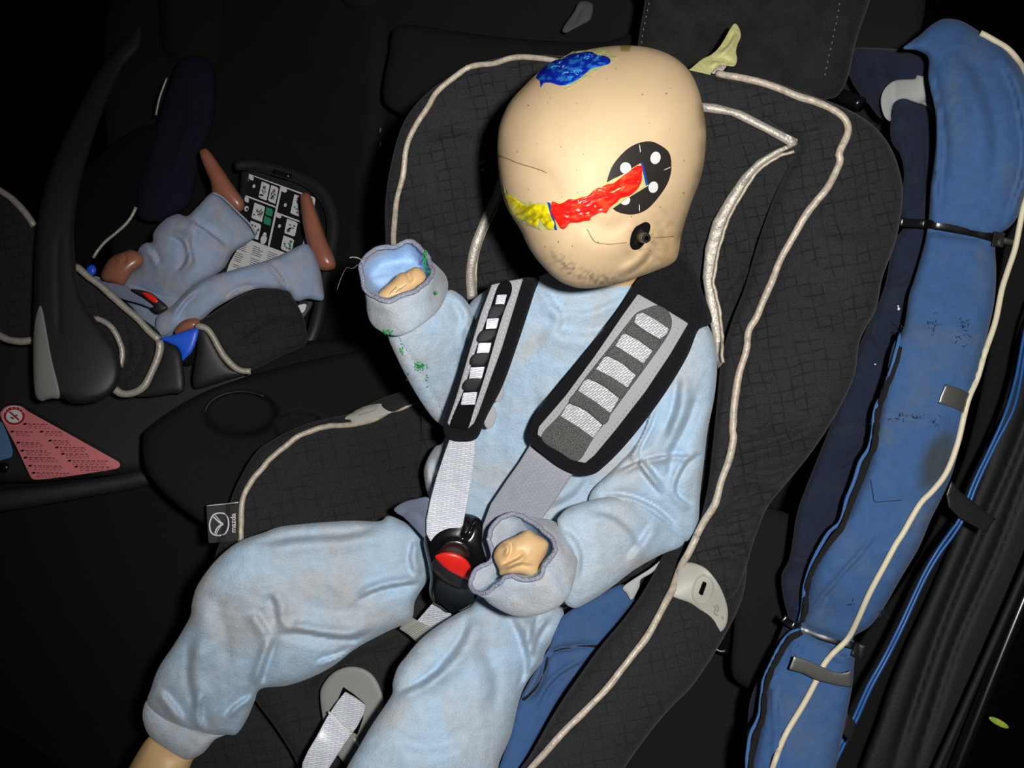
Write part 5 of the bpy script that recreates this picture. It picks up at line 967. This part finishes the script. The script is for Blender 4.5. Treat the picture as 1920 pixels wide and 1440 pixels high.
# ---------------------------------------------------------------- cable sleeves at the right
nv2 = inflate('cable_sleeve', [(1672, 215), (1690, 196), (1720, 192), (1752, 205), (1780, 300), (1770, 500), (1720, 700), (1690, 900), (1640, 1010), (1590, 1120), (1540, 1190), (1500, 1300), (1470, 1560), (1390, 1560), (1400, 1370), (1410, 1300), (1440, 1243), (1467, 1177), (1477, 1160), (1468, 1120), (1465, 1078), (1480, 1045), (1493, 965), (1510, 915), (1537, 847), (1558, 795), (1586, 729), (1603, 667), (1630, 604), (1650, 560), (1662, 520), (1674, 455), (1692, 430), (1690, 405), (1686, 385), (1694, 331), (1688, 292), (1670, 262)],
    [(1710, 230, .97), (1700, 500, .95), (1600, 800, .96), (1480, 1100, .96), (1430, 1450, .97)], M['navy'], None, k=.8, tmax=34, step=6, rough=(2.2, 30),
    disp=folds([([(1500, 1000), (1520, 1010), (1530, 1040)], 5, 5, 1), ([(1475, 1060), (1500, 1050), (1530, 1050)], 5, 6, 1), ([(1640, 600), (1660, 640), (1690, 620)], 8, 6, 1), ([(1560, 880), (1600, 860), (1620, 820)], 8, 5, 1), ([(1700, 250), (1705, 330), (1700, 400)], 8, 6, 1), ([(1725, 230), (1730, 330), (1720, 400)], 8, 6, -1), ([(1480, 1140), (1500, 1130), (1515, 1150)], 5, 5, 1), ([(1640, 500), (1680, 520), (1700, 500)], 8, 5, 1)]))
tag(nv2.o, 'long navy knitted cable sleeve running behind the bright blue one', 'cable sleeve')
nv1 = inflate('cable_sleeve', [(1588, 120), (1598, 92), (1640, 90), (1690, 93), (1745, 102), (1760, 160), (1720, 200), (1670, 222), (1650, 222), (1630, 198), (1610, 175), (1595, 150)],
    [(1600, 120, 1.02), (1730, 150, .97)], M['navy'], None, k=.85, tmax=40, step=5, rough=(1.5, 30), disp=folds([([(1640, 110), (1660, 150), (1665, 200)], 9, 5, 1)]))
tag(nv1.o, 'short navy sleeve end behind the grey tape ring at the upper right', 'cable sleeve')
rt = inflate('tape_wrap', crop(1180, 0, .3889, [(1212, 500), (1218, 450), (1245, 410), (1290, 385), (1375, 380), (1385, 361), (1442, 382), (1442, 440), (1470, 545), (1430, 510), (1385, 497), (1330, 478), (1295, 483), (1272, 505), (1262, 545), (1258, 585), (1228, 560)]), near_of(nv1, nv2, off=4), M['tapem'], None, k=.6, tmax=5, tb=3, step=4)
tag(rt.o, 'matt grey tape wrapped around the navy sleeves', 'tape')
def bluetint(x, y):
    c = np.ones((len(x), 3)); n = vnoise(x, y, 40, 4); n2 = vnoise(x, y, 14, 6)
    def mx(m, col): return c*(1-np.clip(m, 0, 1)[:, None])+np.array(col)*np.clip(m, 0, 1)[:, None]
    d = np.hypot((x-1757-(y-865)*-.35)/30., (y-865)/58.); c = mx(1.15*np.exp(-d**4)*(1+.2*n), (.95, .55, .30))
    for cx, cy, sx, sy, a in ((1790, 180, 9, 50, .7), (1765, 690, 22, 6, .5), (1660, 815, 22, 16, .5), (1650, 830, 30, 8, .3), (1725, 975, 30, 20, .35), (1840, 470, 6, 40, .4), (1800, 250, 30, 60, .25)):
        c = mx(a*np.exp(-((x-cx)/sx)**2-((y-cy)/sy)**2)*(1+1.5*n2), (1.7, 1.15, .72))
    return c
blue = inflate('cable_sleeve', [(1693, 91), (1710, 76), (1724, 66), (1738, 53), (1752, 43), (1771, 35), (1802, 39), (1830, 55), (1849, 68), (1880, 89), (1903, 113), (1935, 150), (1960, 220), (1950, 300), (1919, 369), (1911, 400), (1895, 424), (1868, 445), (1866, 470), (1868, 510), (1864, 569), (1846, 650), (1832, 708), (1815, 760), (1808, 795), (1797, 847), (1784, 892), (1765, 935), (1745, 975), (1723, 1027), (1690, 1083), (1655, 1143), (1630, 1175), (1600, 1195), (1608, 1215), (1602, 1240), (1597, 1293), (1580, 1377), (1567, 1440), (1545, 1560), (1395, 1560), (1410, 1440), (1423, 1380), (1430, 1343), (1437, 1293), (1443, 1253), (1460, 1220), (1483, 1187), (1507, 1160), (1514, 1120), (1520, 1083), (1538, 1043), (1565, 993), (1590, 965), (1611, 917), (1631, 865), (1640, 812), (1650, 778), (1663, 694), (1674, 646), (1693, 615), (1704, 552), (1713, 525), (1732, 459), (1740, 412), (1744, 350), (1752, 290), (1754, 240), (1752, 205), (1740, 150), (1740, 110), (1720, 95)],
    [(1800, 60, .93), (1850, 250, .90), (1800, 440, .92), (1760, 650, .90), (1700, 900, .905), (1580, 1120, .92), (1540, 1200, .94), (1500, 1400, .91)], M['bluet'], None, k=.8, tmax=52, tb=45, step=6, rough=(2.6, 45), tint=bluetint,
    disp=folds([([(1735, 90), (1752, 160), (1768, 260), (1760, 400)], 10, 9, 1), ([(1860, 100), (1900, 180), (1915, 300), (1880, 420)], 12, 8, -1), ([(1645, 777), (1670, 781), (1700, 784), (1725, 789), (1755, 788)], 4, 7), ([(1690, 430), (1760, 432), (1870, 450)], 9, 14), ([(1480, 1162), (1540, 1195), (1612, 1215)], 9, 14),
                ([(1650, 1000), (1620, 1040), (1585, 1080), (1550, 1120), (1530, 1160)], 6, 6, 1), ([(1445, 1255), (1460, 1310), (1462, 1400), (1455, 1480)], 5, 7, 1), ([(1500, 1200), (1490, 1240), (1480, 1260)], 6, 5, 1), ([(1555, 1215), (1580, 1225), (1600, 1235)], 7, 7, 1), ([(1800, 80), (1860, 200), (1870, 330)], 24, 5, 1)]))
tag(blue.o, 'long faded blue knitted cable sleeve bundled along the door side', 'cable sleeve')
bc = tube('zip_cord', [(1688, 625), (1684, 645), (1672, 690), (1655, 735), (1640, 770), (1636, 810), (1629, 840), (1612, 866), (1600, 905), (1585, 945), (1575, 980), (1555, 997), (1540, 1020), (1520, 1062), (1508, 1100), (1505, 1140), (1499, 1165)], 3.6, M['cord'], blue.o, D=near_of(nv2, blue, off=3), n=8, wob=1.5)
tube('zip_tape', [(1686, 650), (1676, 690), (1660, 735), (1648, 770), (1644, 810), (1638, 845), (1622, 872), (1609, 910), (1594, 950), (1582, 985), (1562, 1010), (1542, 1040), (1525, 1070), (1514, 1105), (1511, 1140), (1506, 1165)], 6.5, M['zipm'], blue.o, D=near_of(nv2, blue, off=1), n=8, flat=.5)
tube('zip_cord', [(1500, 1180), (1478, 1190), (1455, 1225), (1434, 1270), (1427, 1305), (1424, 1340), (1408, 1375), (1402, 1410), (1397, 1500)], 3.6, M['cord'], blue.o, D=near_of(nv2, blue, off=3), n=8, wob=1.5)
tube('zip_tape', [(1502, 1186), (1482, 1198), (1462, 1230), (1442, 1272), (1434, 1310), (1432, 1345), (1416, 1385), (1410, 1420), (1405, 1500)], 6, M['zipm'], blue.o, D=near_of(nv2, blue, off=1), n=8, flat=.5)
fz = []
def frays(cx, cy, sx, sy, n):
    for i in range(n):
        a = R1.uniform(0, 6.28); l = R1.uniform(4, 12); x = cx+R1.gauss(0, sx); y = cy+R1.gauss(0, sy)
        fz.append((quadbar(x, y, x+l*math.cos(a), y+l*math.sin(a), 1.1), 0))
frays(1751, 608, 5, 8, 16); frays(1805, 625, 6, 14, 18); frays(1700, 784, 22, 1.6, 30); frays(1752, 790, 7, 4, 14); frays(1655, 1150, 6, 4, 8); frays(1688, 622, 2, 8, 8); frays(1640, 800, 4, 14, 12); frays(1596, 1132, 3, 2, 6)
plates('frayed_thread', fz, near_of(blue, nv2, off=1.5), [M['navy']], blue.o, thick=.6)
tube('loose_thread', [(1632, 900), (1637, 925), (1640, 940), (1660, 940), (1690, 938)], .7, M['navy'], blue.o, D=near_of(blue, off=2), n=5, step=4)
fl2 = [(ell(1685, 579, 2.5, 3.5, 20, 7), 0), (ell(1684, 574, 1.5, 2, 0, 6), 0), (ell(1641, 683, 2, 1.3, 20, 6), 0)]
plates('white_fleck', fl2, near_of(nv2, off=1), [M['white']], nv2.o)
# cables
wcab = tube('cable', [(1838, 62), (1849, 67), (1868, 78), (1885, 88), (1900, 102), (1917, 126), (1935, 165), (1950, 230), (1948, 300), (1930, 355), (1919, 389), (1911, 428), (1903, 467), (1888, 512), (1878, 545), (1866, 604), (1846, 663), (1833, 708), (1817, 745), (1808, 778), (1795, 833), (1775, 885), (1749, 920), (1725, 945), (1693, 1000), (1680, 1020), (1660, 1057), (1630, 1113), (1609, 1160), (1590, 1197), (1560, 1227), (1543, 1249), (1530, 1277), (1507, 1320), (1473, 1377), (1453, 1427), (1432, 1490)], 5.4, M['cable'], None,
    D=lambda x, y: np.minimum(near_of(blue, off=6)(x, y), .915), n=14, step=9)
tag(wcab, 'cream cable snaking down the bright blue sleeve', 'cable')
c1 = tube('cable', [(1940, 560, 1.06), (1922, 620, 1.06), (1905, 708, 1.055), (1884, 778, 1.05), (1853, 847, 1.05), (1825, 906, 1.05), (1801, 969, 1.05), (1780, 1000, 1.05), (1757, 1033, 1.05), (1730, 1080, 1.05), (1687, 1173, 1.045), (1657, 1233, 1.045), (1627, 1287, 1.04), (1600, 1347, 1.03), (1570, 1407, 1.02), (1550, 1450, 1.01), (1530, 1500, 1.0)], 3.4, M['bluecable'], None, n=10)
tag(c1, 'thin bright blue cable, the nearer to the sleeve of the taped pair', 'cable', 'blue cable pair')
c2 = tube('cable', [(1945, 590, 1.06), (1926, 640, 1.06), (1913, 715, 1.055), (1899, 770, 1.05), (1866, 835, 1.05), (1833, 905, 1.05), (1808, 969, 1.05), (1787, 1004, 1.05), (1762, 1038, 1.05), (1733, 1088, 1.05), (1693, 1175, 1.045), (1664, 1233, 1.045), (1633, 1290, 1.04), (1606, 1350, 1.03), (1577, 1408, 1.02), (1556, 1452, 1.01), (1536, 1500, 1.0)], 3.4, M['bluecable'], None, n=10)
tag(c2, 'thin bright blue cable, the nearer to the door sill of the taped pair', 'cable', 'blue cable pair')
# cable ties
def tie(label, pts, r, head, ang, D):
    t = thing('cable_tie', label, 'cable tie', tuple(P(pts[0][0], pts[0][1], .9)))
    tube('tie_band', pts, r, M['gloss'], t, D=D, n=12, flat=.25, sq=.6)
    hx, hy = head; a = math.radians(ang); bx = []
    for sx, sy in ((-1, -1), (1, -1), (1, 1), (-1, 1)): bx.append((hx+sx*11*math.cos(a)-sy*14*math.sin(a), hy+sx*11*math.sin(a)+sy*14*math.cos(a)))
    inflate('tie_head', bx, lambda x, y: field(D)(x, y)-.004, M['plastic'], t, k=.9, tmax=8, step=3, sharp=True)
    return t
tie('glossy black cable tie around the upper part of the blue sleeve', [(1686, 416), (1705, 418), (1724, 419), (1750, 421), (1783, 427), (1815, 433), (1841, 439), (1864, 447), (1890, 453), (1913, 457)], 8, (1872, 449), 8, near_of(blue, nv2, off=3))
tie('black cable tie around the lower part of the blue sleeve', [(1468, 1158), (1482, 1170), (1497, 1177), (1530, 1190), (1555, 1198), (1580, 1205), (1605, 1214), (1620, 1222)], 7.5, (1610, 1220), 20, near_of(blue, nv2, off=3))
def tapepiece(label, pts, D, mat, disp=None):
    o = inflate('tape', pts, D, mat, None, k=.3, tmax=2.2, tb=1, step=4, sharp=True, disp=disp); return tag(o.o, label, 'tape')
tapepiece('short shiny grey tape holding the cream cable at mid height', crop(1280, 500, .3473, [(1420, 634), (1490, 655), (1562, 690), (1548, 745), (1532, 797), (1460, 760), (1379, 737), (1395, 690)]), near_of(blue, off=6), M['tape'])
tapepiece('long curved shiny grey tape over the cream cable near the bottom', crop(1280, 960, .3333, [(625, 810), (700, 832), (780, 868), (840, 895), (890, 906), (925, 900), (952, 888), (950, 940), (948, 986), (900, 980), (850, 970), (760, 948), (680, 908), (597, 886), (610, 850)]), lambda x, y: np.minimum(near_of(blue, off=9)(x, y), .90), M['tape'])
tapepiece('dark grey tape strip sticking the blue cable pair to the sill trim', crop(1280, 500, .3473, [(1450, 1153), (1500, 1215), (1560, 1262), (1630, 1320), (1692, 1360), (1660, 1400), (1640, 1437), (1570, 1400), (1500, 1362), (1435, 1300), (1422, 1230)]), 1.04, M['darktape'])
tapepiece('small dark tape beside the blue cables at the bottom edge', crop(1280, 960, .3333, [(920, 1125), (945, 1150), (975, 1190), (970, 1240), (945, 1303), (920, 1270), (893, 1235), (905, 1180)]), .985, M['darktape'])
# masking tape flag behind the head
mk = inflate('masking_tape', crop(1180, 0, .3889, [(272, 355), (310, 318), (350, 285), (395, 262), (430, 230), (460, 185), (485, 140), (510, 112), (532, 140), (538, 175), (522, 215), (515, 250), (520, 285), (508, 318), (470, 318), (440, 318), (410, 340), (375, 385), (335, 415), (290, 400)]),
    [(1290, 145, .90), (1330, 120, .91), (1370, 60, .93), (1310, 155, .90)], M['mask'], None, k=.4, tmax=3, tb=2, step=4, disp=folds([([(1330, 115), (1350, 112), (1375, 122)], 6, 6, 1), ([(1345, 100), (1365, 80), (1375, 60)], 6, 5, 1)]))
tag(mk.o, 'yellowish masking tape flag sticking up behind the dummy head', 'tape')
hk = inflate('satin_tab', crop(1180, 0, .3889, [(398, 352), (430, 318), (470, 316), (450, 345), (432, 362)]), .905, M['silver'], cs, k=.4, tmax=2, step=3); lab(hk.o, 'silver satin tab end')
# paint flakes on the ground outside the sill
for i, (x, y, rx, ry, a, lb_) in enumerate([(1873, 1355, 21, 6, 28, 'largest fluorescent yellow-green flake in the dark at the lower right'), (1893, 1214, 2.5, 6, 20, 'tiny yellow flake, highest of the flakes at the lower right'), (1852, 1303, 2.2, 5, 15, 'tiny yellow flake between the highest flake and the largest one'), (1801, 1421, 1.5, 2, 0, 'tiny flake close to the sill at the lower right')]):
    o = inflate('paint_flake', ell(x, y, rx, ry, a, 14), 1.30, M['neon'], None, k=.5, tmax=3, step=1.5 if rx < 4 else 2.5, rough=(1, 6)); tag(o.o, lb_, 'paint flake', 'paint flakes beyond the sill')
slab('trim_5', [tuple(P(1650, 1600, 1.36)), tuple(P(2100, 1600, 1.36)), tuple(P(2100, 900, 1.36)), tuple(P(1800, 900, 1.36))], M['dark'], .02)
# dark sleeve far left behind the carrier
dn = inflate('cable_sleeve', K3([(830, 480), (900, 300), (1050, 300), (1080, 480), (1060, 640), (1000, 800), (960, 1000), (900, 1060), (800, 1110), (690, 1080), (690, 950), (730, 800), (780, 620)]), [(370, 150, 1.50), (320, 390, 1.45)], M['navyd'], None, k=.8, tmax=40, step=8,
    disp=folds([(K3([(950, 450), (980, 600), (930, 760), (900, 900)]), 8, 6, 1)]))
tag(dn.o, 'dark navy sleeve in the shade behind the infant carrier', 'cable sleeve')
tube('sleeve_edge', K3([(835, 390), (815, 440), (795, 500), (780, 575)]), 2, M['silver'], dn.o, D=1.42, n=8)
